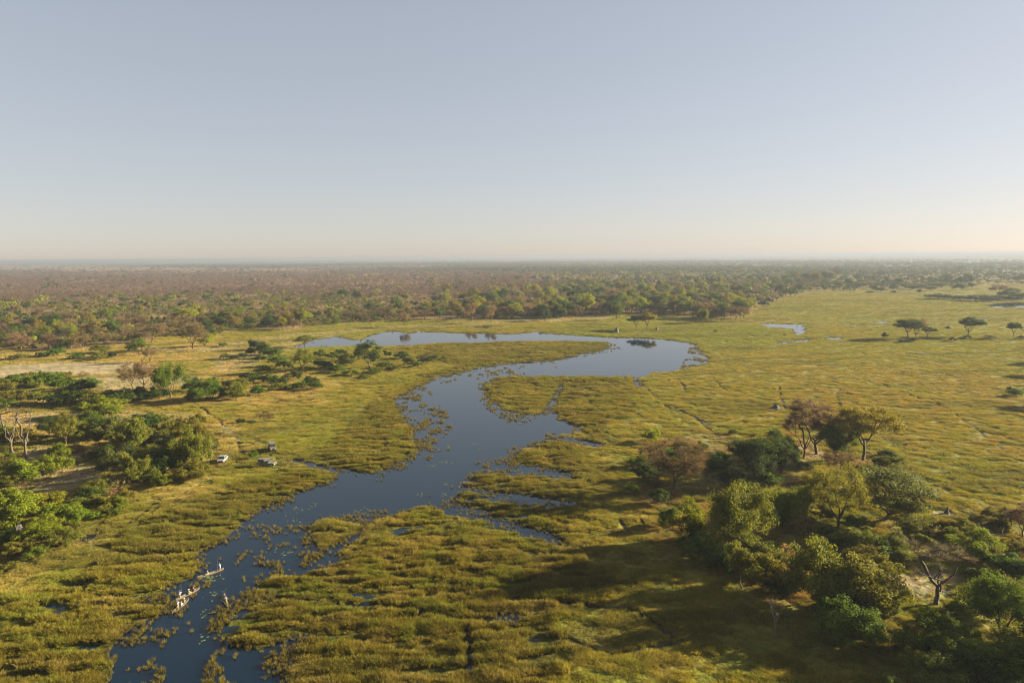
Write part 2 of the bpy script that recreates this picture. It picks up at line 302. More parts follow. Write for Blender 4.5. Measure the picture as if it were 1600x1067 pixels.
def water_material():
    m, t, o = newmat('river_water')
    d = N(t, 'ShaderNodeBsdfPrincipled', Roughness=.035, IOR=1.333); d.inputs['Base Color'].default_value = (.0008, .0085, .019, 1)
    d.inputs['Specular IOR Level'].default_value = .5
    tc = N(t, 'ShaderNodeTexCoord')
    mp = N(t, 'ShaderNodeMapping'); mp.inputs['Scale'].default_value = (.8, 1.3, 1); mp.inputs['Rotation'].default_value = (0, 0, .5)
    nz = N(t, 'ShaderNodeTexNoise', Scale=1.3, Detail=4.0, Roughness=.6)
    nb = N(t, 'ShaderNodeTexNoise', Scale=.035, Detail=2.0)
    rp = N(t, 'ShaderNodeValToRGB'); rp.color_ramp.elements[0].position = .38; rp.color_ramp.elements[0].color = (.15, .15, .15, 1); rp.color_ramp.elements[1].position = .62
    mm = N(t, 'ShaderNodeMath', operation='MULTIPLY')
    bp = N(t, 'ShaderNodeBump', Strength=.09, Distance=.06)
    t.links.new(tc.outputs['Object'], mp.inputs[0]); t.links.new(mp.outputs[0], nz.inputs['Vector']); t.links.new(tc.outputs['Object'], nb.inputs['Vector']); t.links.new(nb.outputs[0], rp.inputs[0])
    t.links.new(nz.outputs[0], mm.inputs[0]); t.links.new(rp.outputs[0], mm.inputs[1]); t.links.new(mm.outputs[0], bp.inputs['Height']); t.links.new(bp.outputs[0], d.inputs['Normal'])
    t.links.new(d.outputs[0], o.inputs[0]); return m

# ------------------------------------------------------------------ mesh building
def np_mesh(name, V, faces, mats=(), mat_idx=None, shade=None, smooth=False):
    """faces: list of int arrays (n,k)"""
    me = bpy.data.meshes.new(name)
    V = np.asarray(V, np.float32)
    me.vertices.add(len(V)); me.vertices.foreach_set('co', V.ravel())
    faces = [np.asarray(f, np.int32) for f in faces if len(f)]
    nl = sum(f.size for f in faces); npol = sum(len(f) for f in faces)
    me.loops.add(nl); me.polygons.add(npol)
    me.loops.foreach_set('vertex_index', np.concatenate([f.ravel() for f in faces]) if faces else np.zeros(0, np.int32))
    tot = np.concatenate([np.full(len(f), f.shape[1], np.int32) for f in faces])
    st = np.concatenate([[0], np.cumsum(tot)[:-1]]).astype(np.int32)
    me.polygons.foreach_set('loop_start', st); me.polygons.foreach_set('loop_total', tot)
    for m in mats: me.materials.append(m)
    if mat_idx is not None: me.polygons.foreach_set('material_index', np.asarray(mat_idx, np.int32))
    if shade is not None:
        at = me.attributes.new('shade', 'FLOAT_COLOR', 'FACE'); at.data.foreach_set('color', np.asarray(shade, np.float32).ravel())
    if smooth: me.polygons.foreach_set('use_smooth', np.ones(npol, bool))
    me.update(calc_edges=True); return me

def link(name, data, parent=None, kind=None):
    o = bpy.data.objects.new(name, data); COL.objects.link(o)
    if parent is not None: o.parent = parent
    if kind: o['kind'] = kind
    return o

def tag(o, label, cat, group=None):
    o['label'] = label; o['category'] = cat
    if group: o['group'] = group
    return o

def empty(name, loc, rz=0.0, sc=(1, 1, 1)):
    o = bpy.data.objects.new(name, None); COL.objects.link(o); o.empty_display_size = .5
    o.location = loc; o.rotation_euler = (0, 0, rz); o.scale = sc; return o

# ------------------------------------------------------------------ ground, water, air
def build_ground():
    az = np.concatenate([np.linspace(-180, -60, 12, endpoint=False), np.linspace(-60, -43, 18, endpoint=False), np.arange(-43, 43, .115), np.linspace(43, 60, 18, endpoint=False), np.linspace(60, 180, 12, endpoint=False)])
    az = np.radians(np.append(az, 180.0))
    dep = np.concatenate([[85, 75, 65, 57, 50, 45, 42], np.arange(39, 1.2, -.095), np.geomspace(1.2, .115, 46)])
    rr = CAM_H / np.tan(np.radians(dep))
    A, Rr = np.meshgrid(az, rr)
    X = (np.sin(A) * Rr).ravel(); Y = (np.cos(A) * Rr).ravel()
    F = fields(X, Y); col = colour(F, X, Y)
    nr, nc = A.shape
    idx = np.arange(nr * nc).reshape(nr, nc)
    q = np.stack([idx[:-1, :-1], idx[:-1, 1:], idx[1:, 1:], idx[1:, :-1]], -1).reshape(-1, 4)[:, ::-1]
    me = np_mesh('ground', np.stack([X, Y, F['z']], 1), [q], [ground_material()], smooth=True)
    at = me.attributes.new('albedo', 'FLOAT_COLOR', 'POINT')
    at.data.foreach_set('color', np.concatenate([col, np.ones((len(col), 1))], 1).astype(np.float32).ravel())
    return link('ground', me, kind='structure')
build_ground()
we = 3200.0
wm = np_mesh('water', [(-we, 30, 0), (we, 30, 0), (we, we, 0), (-we, we, 0)], [[(0, 1, 2, 3)]], [water_material()])
link('water', wm, kind='structure')

def build_haze():
    e = 31000.0; z0, z1 = -3.5, CAM_H + 4
    v = [(-e, -e, z0), (e, -e, z0), (e, e, z0), (-e, e, z0), (-e, -e, z1), (e, -e, z1), (e, e, z1), (-e, e, z1)]
    f = [(0, 3, 2, 1), (4, 5, 6, 7), (0, 1, 5, 4), (1, 2, 6, 5), (2, 3, 7, 6), (3, 0, 4, 7)]
    m, t, o = newmat('haze_air')
    p = N(t, 'ShaderNodeVolumePrincipled', Density=HAZE_DENSITY, Anisotropy=.15); p.inputs['Color'].default_value = (.225, .25, .31, 1)
    t.links.new(p.outputs[0], o.inputs['Volume'])
    link('haze', np_mesh('haze', v, [f], [m]), kind='stuff')
build_haze()

# ------------------------------------------------------------------ plants: meshes
def tubes(P, parent, rad):
    """frustums along the edges of a skeleton"""
    P = np.asarray(P); parent = np.asarray(parent); rad = np.asarray(rad)
    e = np.nonzero(parent >= 0)[0]
    V, Fc, base = [], [], 0
    for sel, n in ((e[rad[e] >= .06], 6), (e[rad[e] < .06], 3)):
        if len(sel) == 0: continue
        a = P[parent[sel]]; b = P[sel]; d = b - a; L = np.linalg.norm(d, axis=1, keepdims=True) + 1e-6; d = d / L
        ref = np.where(np.abs(d[:, 2:3]) < .9, [[0, 0, 1.0]], [[1.0, 0, 0]])
        s = np.cross(d, ref); s /= np.linalg.norm(s, axis=1, keepdims=True); w = np.cross(d, s)
        th = np.arange(n) * 2 * np.pi / n
        ring = s[:, None, :] * np.cos(th)[None, :, None] + w[:, None, :] * np.sin(th)[None, :, None]
        ra = np.minimum(rad[parent[sel]], rad[sel] * 1.6)[:, None, None]; rb = rad[sel][:, None, None]
        va = (a - d * .02)[:, None, :] + ring * ra; vb = b[:, None, :] + ring * rb
        vv = np.concatenate([va, vb], 1).reshape(-1, 3)
        k = np.arange(len(sel))[:, None] * 2 * n + base; j = np.arange(n)[None, :]; j2 = (j + 1) % n
        Fc.append(np.stack([k + j, k + j2, k + n + j2, k + n + j], -1).reshape(-1, 4)); V.append(vv); base += len(vv)
    return np.concatenate(V), np.concatenate(Fc)

def leaf_cloud(rng, cent, rad, per, size, flat=.8, up=.35, dens_out=.5):
    n = len(cent) * per
    c = np.repeat(cent, per, 0); r = np.repeat(rad, per)
    d = rng.normal(size=(n, 3)); d /= np.linalg.norm(d, axis=1, keepdims=True)
    rr = rng.random(n) ** dens_out
    p = c + d * (r * rr)[:, None] * np.array([1, 1, flat])
    nrm = d * .8 + rng.normal(size=(n, 3)) * .6 + np.array([0, 0, up]); nrm /= np.linalg.norm(nrm, axis=1, keepdims=True)
    t = np.cross(nrm, rng.normal(size=(n, 3))); t /= np.linalg.norm(t, axis=1, keepdims=True); b = np.cross(nrm, t)
    s = size * (.6 + .8 * rng.random(n))[:, None]
    V = np.stack([p - t * s * .5, p + b * s * .28, p + t * s * .5, p - b * s * .28], 1).reshape(-1, 3)
    Fq = np.arange(n * 4).reshape(n, 4)
    cs = np.repeat(.82 + .36 * rng.random(len(cent)), per); ls = cs * (.75 + .5 * rng.random(n)); w = rng.random(n) * .25
    sh = np.stack([ls * (1 + w * .8), ls, ls * (1 - w), np.ones(n)], 1)
    return V, Fq, sh

def twig_cloud(rng, cent, per, length, width, up=.5, outd=None):
    n = len(cent) * per
    c = np.repeat(cent, per, 0)
    d = rng.normal(size=(n, 3)); d[:, 2] = d[:, 2] * .6 + up
    if outd is not None: d += np.repeat(outd, per, 0) * .9
    d /= np.linalg.norm(d, axis=1, keepdims=True)
    L = length * (.4 + .8 * rng.random(n))[:, None]
    a = c + d * L * rng.random(n)[:, None] * .3; t = a + d * L
    s = np.cross(d, rng.normal(size=(n, 3))); s /= np.linalg.norm(s, axis=1, keepdims=True)
    V = np.stack([a - s * width, a + s * width, t], 1).reshape(-1, 3)
    ls = .75 + .5 * rng.random(n)
    return V, np.arange(n * 3).reshape(n, 3), np.stack([ls, ls, ls, np.ones(n)], 1)

def plant_mesh(seed, kind, H, Wd, tf=.25, lobes=8, per_lobe=7, leaves=140, leaf=.34, clump=None, trunk_r=.28, twigs=0, twig_w=.02, top_flat=1.0, hang=0.0, stems=1, lobe_r=.34, lean=0.0, gap=0.0):
    rng = np.random.default_rng(seed)
    clump = clump or Wd * .105
    cz0 = H * tf
    cen = []
    for k in range(lobes):
        if kind == 'umbrella':
            a = k * 2.4 + rng.random() * .6; q = math.sqrt((k + .4) / lobes)
            L = np.array([math.cos(a) * q * Wd * .40, math.sin(a) * q * Wd * .40, H * (.9 - .20 * q * q) - clump * .8 - rng.random() * H * .10])
            lr = np.array([Wd * .17, Wd * .17, H * .035])
        elif kind == 'dead':
            a = k * 2.4 + rng.random(); q = .25 + .75 * rng.random()
            L = np.array([math.cos(a) * q * Wd * .46, math.sin(a) * q * Wd * .46, H * (.97 - .42 * q * rng.random())])
            lr = np.array([Wd * .07, Wd * .07, H * .05])
        elif kind == 'bush':
            a = k * 2.4 + rng.random(); q = math.sqrt((k + .3) / lobes) * .92
            L = np.array([math.cos(a) * q * Wd * .36, math.sin(a) * q * Wd * .36, H * (.30 + (.5 - .38 * q * q) * (.45 + .6 * rng.random()))])
            lr = np.array([Wd * .17, Wd * .17, H * .24])
        else:
            d = rng.normal(size=3); d /= np.linalg.norm(d); d[2] = (abs(d[2]) * 1.1 - .42) if k % 3 else -abs(d[2]) * .55
            rr = .42 + .30 * rng.random()
            ch = (H - cz0) / 2
            L = np.array([d[0] * Wd * .5 * rr * 1.25, d[1] * Wd * .5 * rr * 1.25, cz0 + ch * (.95 + d[2] * rr * 1.25 * top_flat)])
            lr = np.array([Wd * lobe_r * .6, Wd * lobe_r * .6, ch * lobe_r * 1.0])
        nn = max(3, int(per_lobe * (.6 + .8 * rng.random())))
        d = rng.normal(size=(nn, 3)); d /= np.linalg.norm(d, axis=1, keepdims=True)
        cc = L + d * lr * (rng.random((nn, 1)) ** .4)
        cen.append(cc)
    cen = np.concatenate(cen)
    cen[:, 0] += lean * cen[:, 2] / H
    cen[:, 2] = np.clip(cen[:, 2], H * .10 if kind == 'bush' else cz0 * .75, H - clump * .7)
    keep = rng.random(len(cen)) > gap
    cen = cen[keep]
    # skeleton
    P, par = [], []
    fork = []
    for s in range(stems):
        b = np.array([0, 0, -.3])
        tip = b + np.array([lean * tf + rng.normal() * H * .03, rng.normal() * H * .03, max(.3, cz0 + .3)])
        if stems > 1: tip[:2] = np.array([math.cos(s * 2.2), math.sin(s * 2.2)]) * Wd * .10
        prev = -1
        for k in range(5):
            t = k / 4
            P.append(b + (tip - b) * t + (rng.normal(size=3) * .025 * H * tf * (0 < t < 1))); par.append(prev); prev = len(P) - 1
            if t >= .75: fork.append(prev)
    att = list(fork)
    if stems == 1:                                   # main limbs parting at the fork
        top = np.array(P[fork[-1]]); nl = 4
        for q in range(nl):
            a_ = q * 6.283 / nl + seed * .7 + rng.normal() * .25; dv = np.array([math.cos(a_), math.sin(a_), 0])
            reach = Wd * (.20 + .06 * rng.random()); rise = (H - top[2]) * (.42 + .2 * rng.random()); prev = fork[-1 - (q % 2)]
            s0 = np.array(P[prev])
            for k in range(1, 5):
                t = k / 4
                P.append(s0 + dv * reach * t ** .8 + np.array([0, 0, rise * t ** 1.2]) + rng.normal(size=3) * H * .012); par.append(prev); prev = len(P) - 1; att.append(prev)
    order = np.argsort(np.linalg.norm(cen - P[fork[-1]], axis=1))
    tips = []
    for i in order:
        c = cen[i]; A = np.array([P[j] for j in att])
        dd = np.linalg.norm(A - c, axis=1) + .6 * np.maximum(0, A[:, 2] - c[2])
        j = att[int(np.argmin(dd))]; s0 = np.array(P[j]); D = np.linalg.norm(c - s0)
        ns = max(2, min(6, int(D / (H * .09)))); prev = j
        for k in range(1, ns + 1):
            t = k / ns
            p = s0 + (c - s0) * t
            p[2] = s0[2] + (c[2] - s0[2]) * (t ** 1.35 if c[2] > s0[2] else t)
            if k < ns: p = p + rng.normal(size=3) * D * .035
            P.append(p); par.append(prev); prev = len(P) - 1; att.append(prev)
        tips.append(prev)
    rad = np.zeros(len(P)); cnt = np.zeros(len(P))
    for t in tips: cnt[t] += 1
    for i in range(len(P) - 1, -1, -1):
        if par[i] >= 0: cnt[par[i]] += cnt[i] ** 1.0
    cnt = np.maximum(cnt, .5)
    rad = trunk_r * (cnt / cnt.max()) ** .5 * np.where(np.arange(len(P)) < 5 * stems, 1.0, .9)
    rad = np.maximum(rad, .022)
    if stems == 1:
        for i in range(5, 21): rad[i] = max(rad[i], trunk_r * (.50 - .07 * ((i - 5) % 4)))
    for s in range(stems): rad[s * 5] *= 1.45; rad[s * 5 + 1] *= 1.08
    P = np.array(P)
    tv, tfc = tubes(P, par, rad)
    cr = (clump * (.7 + .6 * rng.random(len(cen))))
    parts = []
    if leaves: parts.append(leaf_cloud(rng, cen, cr, leaves, leaf, flat=.62 if kind == 'umbrella' else .8))
    if twigs:
        o = cen - np.array([0, 0, H * .45]); o /= np.linalg.norm(o, axis=1, keepdims=True) + 1e-6
        parts.append(twig_cloud(rng, cen, twigs, H * .11, twig_w, .35, o))
        thin = np.nonzero(rad < trunk_r * .3)[0]
        parts.append(twig_cloud(rng, P[thin], max(2, twigs // 4), H * .09, twig_w, .3))
    return (tv, tfc), parts

def join_parts(parts):
    V, tri, quad, st, sq = [], [], [], [], []; b = 0
    for v, f, s in parts:
        V.append(v)
        (tri if f.shape[1] == 3 else quad).append(f + b); (st if f.shape[1] == 3 else sq).append(s); b += len(v)
    fs = []; sh = []
    if tri: fs.append(np.concatenate(tri)); sh += st
    if quad: fs.append(np.concatenate(quad)); sh += sq
    return np.concatenate(V), fs, np.concatenate(sh)

PROTO = {}
def proto(name, H, Wd, seed, kind='round', **kw):
    (tv, tf_), parts = plant_mesh(seed, kind, H, Wd, **kw)
    tm = np_mesh('trunk', tv, [tf_], [M_BARK], smooth=True)
    cm = None
    if parts:
        V, fs, sh = join_parts(parts); cm = np_mesh('crown', V, fs, [M_LEAF], shade=sh)
    ext = max(tv[:, 2].max(), V[:, 2].max() if parts else 0)
    allv = np.concatenate([tv, V]) if parts else tv
    wx = np.percentile(allv[:, 0], 99.5) - np.percentile(allv[:, 0], .5)
    PROTO[name] = dict(trunk=tm, crown=cm, H=float(ext), W=float(wx), bush=kind == 'bush', bare=kw.get('leaves', 1) == 0)

for i in range(4): proto(f'round{i}', 12, 11, 10 + i, tf=.14, lobes=17, per_lobe=8, leaves=150, leaf=.28, trunk_r=.24)
for i in range(2): proto(f'oval{i}', 14, 10, 20 + i, tf=.18, lobes=16, per_lobe=7, leaves=150, leaf=.28, trunk_r=.23, top_flat=1.15)
for i in range(2): proto(f'umbrella{i}', 11, 15, 30 + i, 'umbrella', tf=.34, lobes=13, per_lobe=7, leaves=170, leaf=.30, clump=1.15, trunk_r=.26, lean=.8)
for i in range(2): proto(f'sparse{i}', 15, 12, 40 + i, tf=.20, lobes=16, per_lobe=8, leaves=50, leaf=.32, clump=1.1, trunk_r=.22, twigs=22, twig_w=.022)
for i in range(5): proto(f'bush{i}', 4.2, 6.5, 50 + i, 'bush', tf=.10, lobes=10, per_lobe=7, leaves=130, leaf=.23, clump=.62, trunk_r=.10, stems=3)
for i in range(3): proto(f'thicket{i}', 6.5, 6.5, 60 + i, tf=.04, lobes=16, per_lobe=7, leaves=125, leaf=.24, clump=.75, trunk_r=.12, stems=3)
for i in range(3): proto(f'bare{i}', 12, 11, 70 + i, tf=.20, lobes=16, per_lobe=8, leaves=0, trunk_r=.25, twigs=44, twig_w=.026)
proto('gnarled', 11, 12, 83, 'dead', tf=.30, lobes=14, per_lobe=4, leaves=0, trunk_r=.30, twigs=20, twig_w=.026)
for i in range(2): proto(f'dead{i}', 12, 6, 85 + i, 'dead', tf=.36, lobes=9, per_lobe=3, leaves=0, trunk_r=.24, twigs=4, twig_w=.022)
for i in range(2): proto(f'scrub{i}', 2.6, 3.6, 90 + i, 'bush', tf=.10, lobes=6, per_lobe=4, leaves=26, leaf=.22, clump=.45, trunk_r=.06, stems=3, twigs=14, twig_w=.014)

TINT = dict(lime=(.17, .20, .010), bright=(.115, .145, .010), green=(.066, .105, .010), dark=(.034, .057, .011), olive=(.105, .116, .016), greyg=(.085, .103, .030), yellow=(.14, .13, .018), tan=(.16, .115, .058), brown=(.095, .066, .036), purple=(.115, .072, .055), white=(.20, .18, .15), grey=(.085, .07, .055))
ADJ = dict(lime='lime green', bright='bright green', green='mid green', dark='dark green', olive='olive green', greyg='grey green', yellow='yellow green', tan='pale tan', brown='brown', purple='purplish brown', white='bleached', grey='grey')
RNG = np.random.default_rng(7)
THINGS = []      # (root, x, y, adjective, noun) waiting for a label
OCC = []         # x, y, radius of what stands already

def plant(pname, x, y, h, w, tint, bark='brown', name='tree', cat='tree', label=None, group=None, rz=None, jitter=.12):
    p = PROTO[pname]
    z = float(fields(np.array([x]), np.array([y]))['z'][0])
    s = (w / p['W'], w / p['W'], h / p['H'])
    rz = RNG.random() * 6.28 if rz is None else rz
    root = empty(name, (x, y, max(z, -.2) - .02), rz, s)
    t = link('stem' if p['bush'] else 'trunk', p['trunk'], root); bc = TINT[bark]; t.color = (*bc, 1)
    if p['crown'] is not None:
        c = link('foliage' if p['bush'] else 'crown', p['crown'], root)  # on leafless trees this part is only twigs
        j = 1 + (RNG.random(3) - .5) * 2 * jitter
        c.color = (*[float(a * b) for a, b in zip(TINT[tint], j)], 1)
    if label: tag(root, label, cat, group)
    else:
        root['category'] = cat
        if group: root['group'] = group
        THINGS.append((root, x, y, ADJ[tint], {'shrub': 'shrub', 'leafless_tree': 'leafless tree', 'leafy_tree': 'leafy tree'}.get(name, name.replace('_', ' '))))
    OCC.append((x, y, w * .5))
    return root

def at_px(pname, u, v, hpx, wpx, tint, **kw):
    x, y = unproj(u, v, .2); d = depth_at(x, y); m = d / FPX
    cosd = math.cos(math.atan2(CAM_H, math.hypot(x, y)))
    return plant(pname, x, y, hpx * m / cosd, wpx * m, tint, **kw)

# ------------------------------------------------------------------ the trees one would point at
LAND = []
def lm(u, v, phrase): LAND.append((*unproj(u, v, 0), phrase))
T = [
 # prototype, u, v(base), height px, width px, leaf tint, bark, name, label
 ('round0', 267, 623, 60, 57, 'green', 'brown', 'leafy_tree', 'dense round-crowned green tree with a bare dark trunk, alone on tan grass'),
 ('bare2', 226, 610, 54, 44, 'tan', 'brown', 'leafless_tree', 'thin tan almost leafless tree close to the round-crowned green tree'),
 ('bare0', 209, 613, 52, 40, 'tan', 'brown', 'leafless_tree', 'pale brownish leafless tree in front of the dark bushes near the pale sand track'),
 ('oval0', 218, 556, 28, 38, 'green', 'brown', 'leafy_tree', 'green tree with a tan side at the near end of the sand path'),
 ('bare0', 234, 567, 28, 24, 'tan', 'brown', 'leafless_tree', 'small bare tan tree touching the green tree beside the sand path'),
 ('bare1', 301, 547, 45, 44, 'tan', 'brown', 'leafless_tree', 'wide leafless tan tree beside the small lime green tree'),
 ('round1', 321, 543, 24, 25, 'lime', 'brown', 'leafy_tree', 'small lime green tree leaning out from under the wide leafless tree'),
 ('umbrella0', 293, 514, 33, 36, 'lime', 'brown', 'leafy_tree', 'glowing lime green round-topped tree standing out of the brown woodland'),
 ('umbrella1', 356, 506, 24, 32, 'olive', 'brown', 'umbrella_tree', 'flat-topped olive green tree deep in the scrub beyond the lime tree'),
 ('round2', 77, 516, 25, 38, 'dark', 'brown', 'leafy_tree', 'darkest broad green tree in the scrub at the far left'),
 ('oval1', 578, 575, 43, 44, 'dark', 'tan', 'leafy_tree', 'pale-trunked broad tree on the spit between river and pond'),
 ('umbrella1', 476, 543, 21, 32, 'olive', 'brown', 'umbrella_tree', 'flat-topped olive tree at the pond inlet'),
 ('oval0', 473, 582, 37, 36, 'olive', 'brown', 'leafy_tree', 'tall loose olive tree among the scrub on the spit'),
 ('round3', 537, 469, 17, 18, 'dark', 'brown', 'leafy_tree', 'first of two dark round trees at the edge of the purple woodland'),
 ('round0', 558, 471, 18, 16, 'dark', 'brown', 'leafy_tree', 'second of two dark round trees at the edge of the purple woodland'),
 ('oval1', 697, 461, 20, 16, 'yellow', 'brown', 'leafy_tree', 'pale yellow green tree rising highest over the purple woodland edge'),
 ('round1', 696, 475, 17, 22, 'lime', 'brown', 'leafy_tree', 'lime green tree just below the pale yellow green tree'),
 ('round2', 682, 474, 12, 16, 'dark', 'brown', 'leafy_tree', 'dark green tree tucked against the lime green tree in the far woodland'),
 ('oval0', 921, 492, 33, 21, 'lime', 'brown', 'leafy_tree', 'upright lime yellow tree in the woodland behind the pond'),
 ('round0', 866, 492, 27, 28, 'dark', 'brown', 'leafy_tree', 'dark blue-green tree in the woodland near the upright lime tree'),
 ('bush0', 849, 502, 20, 27, 'dark', 'brown', 'shrub', 'dark dense bush at the woodland edge behind the pond'),
 ('umbrella0', 994, 516, 23, 27, 'dark', 'brown', 'umbrella_tree', 'dark flat-crowned tree on the grass behind the pond'),
 ('umbrella1', 1011, 516, 28, 25, 'yellow', 'brown', 'umbrella_tree', 'yellowish flat-crowned tree beside the dark flat-crowned tree behind the pond'),
 ('round2', 1097, 505, 24, 20, 'bright', 'brown', 'leafy_tree', 'bright green tree in front of the tall woodland right of the pond'),
 ('oval1', 1083, 497, 28, 25, 'greyg', 'brown', 'leafy_tree', 'tall grey green tree behind the bright green tree right of the pond'),
 ('bare2', 1119, 500, 22, 22, 'purple', 'brown', 'leafless_tree', 'bare purplish tree at the right end of the woodland front'),
 ('sparse1', 1149, 501, 27, 36, 'brown', 'brown', 'leafless_tree', 'wide brownish thin-leaved tree ending the woodland front on the plain'),
 ('umbrella0', 1418, 530, 31, 44, 'dark', 'brown', 'umbrella_tree', 'biggest dark flat-crowned tree of the island clump on the plain'),
 ('sparse0', 1430, 529, 34, 30, 'brown', 'brown', 'leafless_tree', 'brown half-bare tree inside the island clump on the plain'),
 ('umbrella1', 1449, 528, 17, 21, 'dark', 'brown', 'umbrella_tree', 'small flat tree at the side of the island clump on the plain'),
 ('thicket0', 1382, 530, 11, 10, 'dark', 'brown', 'shrub', 'small lone dark bush beside the island clump on the plain'),
 ('umbrella1', 1513, 527, 32, 34, 'dark', 'brown', 'umbrella_tree', 'lone dark flat-crowned tree on the open plain past the island clump'),
 ('umbrella0', 1583, 529, 25, 22, 'dark', 'brown', 'umbrella_tree', 'small flat-crowned tree on the plain, last towards the right edge'),
 # left bank
 ('dead0', 20, 713, 82, 40, 'tan', 'grey', 'dead_tree', 'thicker of two pale dead trees with stripped forked trunks'),
 ('dead1', 41, 718, 86, 34, 'brown', 'grey', 'dead_tree', 'slimmer of two pale dead trees, darker and more twiggy'),
 ('dead1', 360.5, 722, 28, 7, 'tan', 'grey', 'dead_tree', 'short pale dead tree stump standing against the white vehicle'),
 ('oval0', 104, 698, 54, 42, 'olive', 'brown', 'leafy_tree', 'olive green tree with a dark stem behind the two dead trees'),
 ('round1', 77, 684, 32, 34, 'dark', 'brown', 'leafy_tree', 'dark green tree between the dead trees and the olive tree'),
 ('thicket1', 302, 740, 74, 62, 'olive', 'brown', 'leafy_tree', 'tall olive brown tree topping the thicket beside the white vehicle'),
 ('thicket2', 256, 748, 46, 46, 'dark', 'brown', 'shrub', 'dark green bush in the middle of the thicket near the white vehicle'),
 ('thicket0', 208, 760, 54, 50, 'olive', 'brown', 'shrub', 'big olive bush at the near corner of the thicket'),
 ('thicket1', 176, 742, 42, 42, 'greyg', 'brown', 'shrub', 'grey green bush at the left end of the thicket'),
 ('thicket2', 204, 702, 50, 52, 'olive', 'brown', 'leafy_tree', 'loose olive tree at the back of the thicket'),
 # grove on the right
 ('bare0', 1049, 768, 86, 106, 'brown', 'brown', 'leafless_tree', 'thick-trunked leafless tree spreading brown twigs over the marsh edge'),
 ('bush1', 1019, 692, 22, 31, 'lime', 'brown', 'shrub', 'lime green bush alone above the thick-trunked leafless tree'),
 ('bush2', 1031, 790, 25, 40, 'dark', 'brown', 'shrub', 'dark round bush at the foot of the thick-trunked leafless tree'),
 ('round3', 1180, 752, 66, 76, 'dark', 'brown', 'leafy_tree', 'dark green tree in the middle of the grove with a wide lumpy crown'),
 ('round1', 1222, 748, 62, 46, 'dark', 'brown', 'leafy_tree', 'narrower dark green tree against the wide lumpy dark tree'),
 ('thicket0', 1075, 846, 64, 66, 'bright', 'brown', 'leafy_tree', 'bright green leafy tree at the marsh edge below the leafless tree'),
 ('bush3', 1044, 826, 33, 38, 'green', 'brown', 'shrub', 'small dark bush leaning out over the marsh beside the bright green tree'),
 ('round0', 1156, 872, 116, 112, 'olive', 'tan', 'leafy_tree', 'biggest olive green tree with a pale leaning trunk at the marsh edge'),
 ('bare1', 1276, 712, 88, 84, 'purple', 'brown', 'leafless_tree', 'tall purplish leafless tree with fine twigs at the back of the grove'),
 ('gnarled', 1256, 718, 66, 56, 'brown', 'brown', 'leafless_tree', 'gnarled dark leafless tree in front of the tall purplish one'),
 ('round2', 1306, 722, 62, 64, 'green', 'brown', 'leafy_tree', 'dense dark green tree beside the spreading acacia'),
 ('umbrella0', 1349, 722, 84, 106, 'yellow', 'brown', 'umbrella_tree', 'spreading yellow green acacia with a forked open trunk'),
 ('sparse1', 1309, 748, 48, 50, 'brown', 'brown', 'leafless_tree', 'brown twiggy bush-like tree below the dense dark green tree'),
 ('sparse0', 1308, 832, 112, 92, 'yellow', 'brown', 'leafy_tree', 'tall thin-leaved yellowish tree in the centre of the grove'),
 ('round3', 1382, 815, 82, 116, 'greyg', 'brown', 'leafy_tree', 'big dense grey green tree at the plain side of the grove'),
 ('oval1', 1420, 838, 50, 76, 'olive', 'brown', 'leafy_tree', 'olive tree with a short trunk below the big grey green tree'),
 ('gnarled', 1462, 947, 92, 112, 'grey', 'grey', 'leafless_tree', 'wide gnarled leafless tree on the pale sand patch'),
 ('round0', 1563, 1010, 108, 112, 'green', 'brown', 'leafy_tree', 'big green tree at the lower right corner of the grove'),
 ('thicket1', 1272, 948, 108, 106, 'olive', 'brown', 'leafy_tree', 'tall olive thicket tree above the shaded marsh edge'),
 ('thicket2', 1352, 962, 88, 96, 'olive', 'brown', 'leafy_tree', 'rounded olive green thicket tree next to the sand patch'),
 ('dead0', 1210, 994, 56, 26, 'white', 'white', 'dead_tree', 'small white dead tree standing alone in the shaded marsh'),
 ('thicket0', 1245, 818, 62, 80, 'bright', 'brown', 'leafy_tree', 'dense bright-topped tree behind the biggest olive green tree'),
 ('bare2', 1596, 842, 60, 50, 'purple', 'brown', 'leafless_tree', 'leafless tree cut by the frame edge beside the plain'),
]
for pn, u, v, hp, wp, ti, bk, nm, lab in T:
    cat = 'dead tree' if nm == 'dead_tree' else ('shrub' if nm == 'shrub' else 'tree')
    at_px(pn, u, v, hp, wp, ti, bark=bk, name=nm, cat=cat, label=lab, rz=0.0 if pn.startswith('umbrella') else None, jitter=.05)
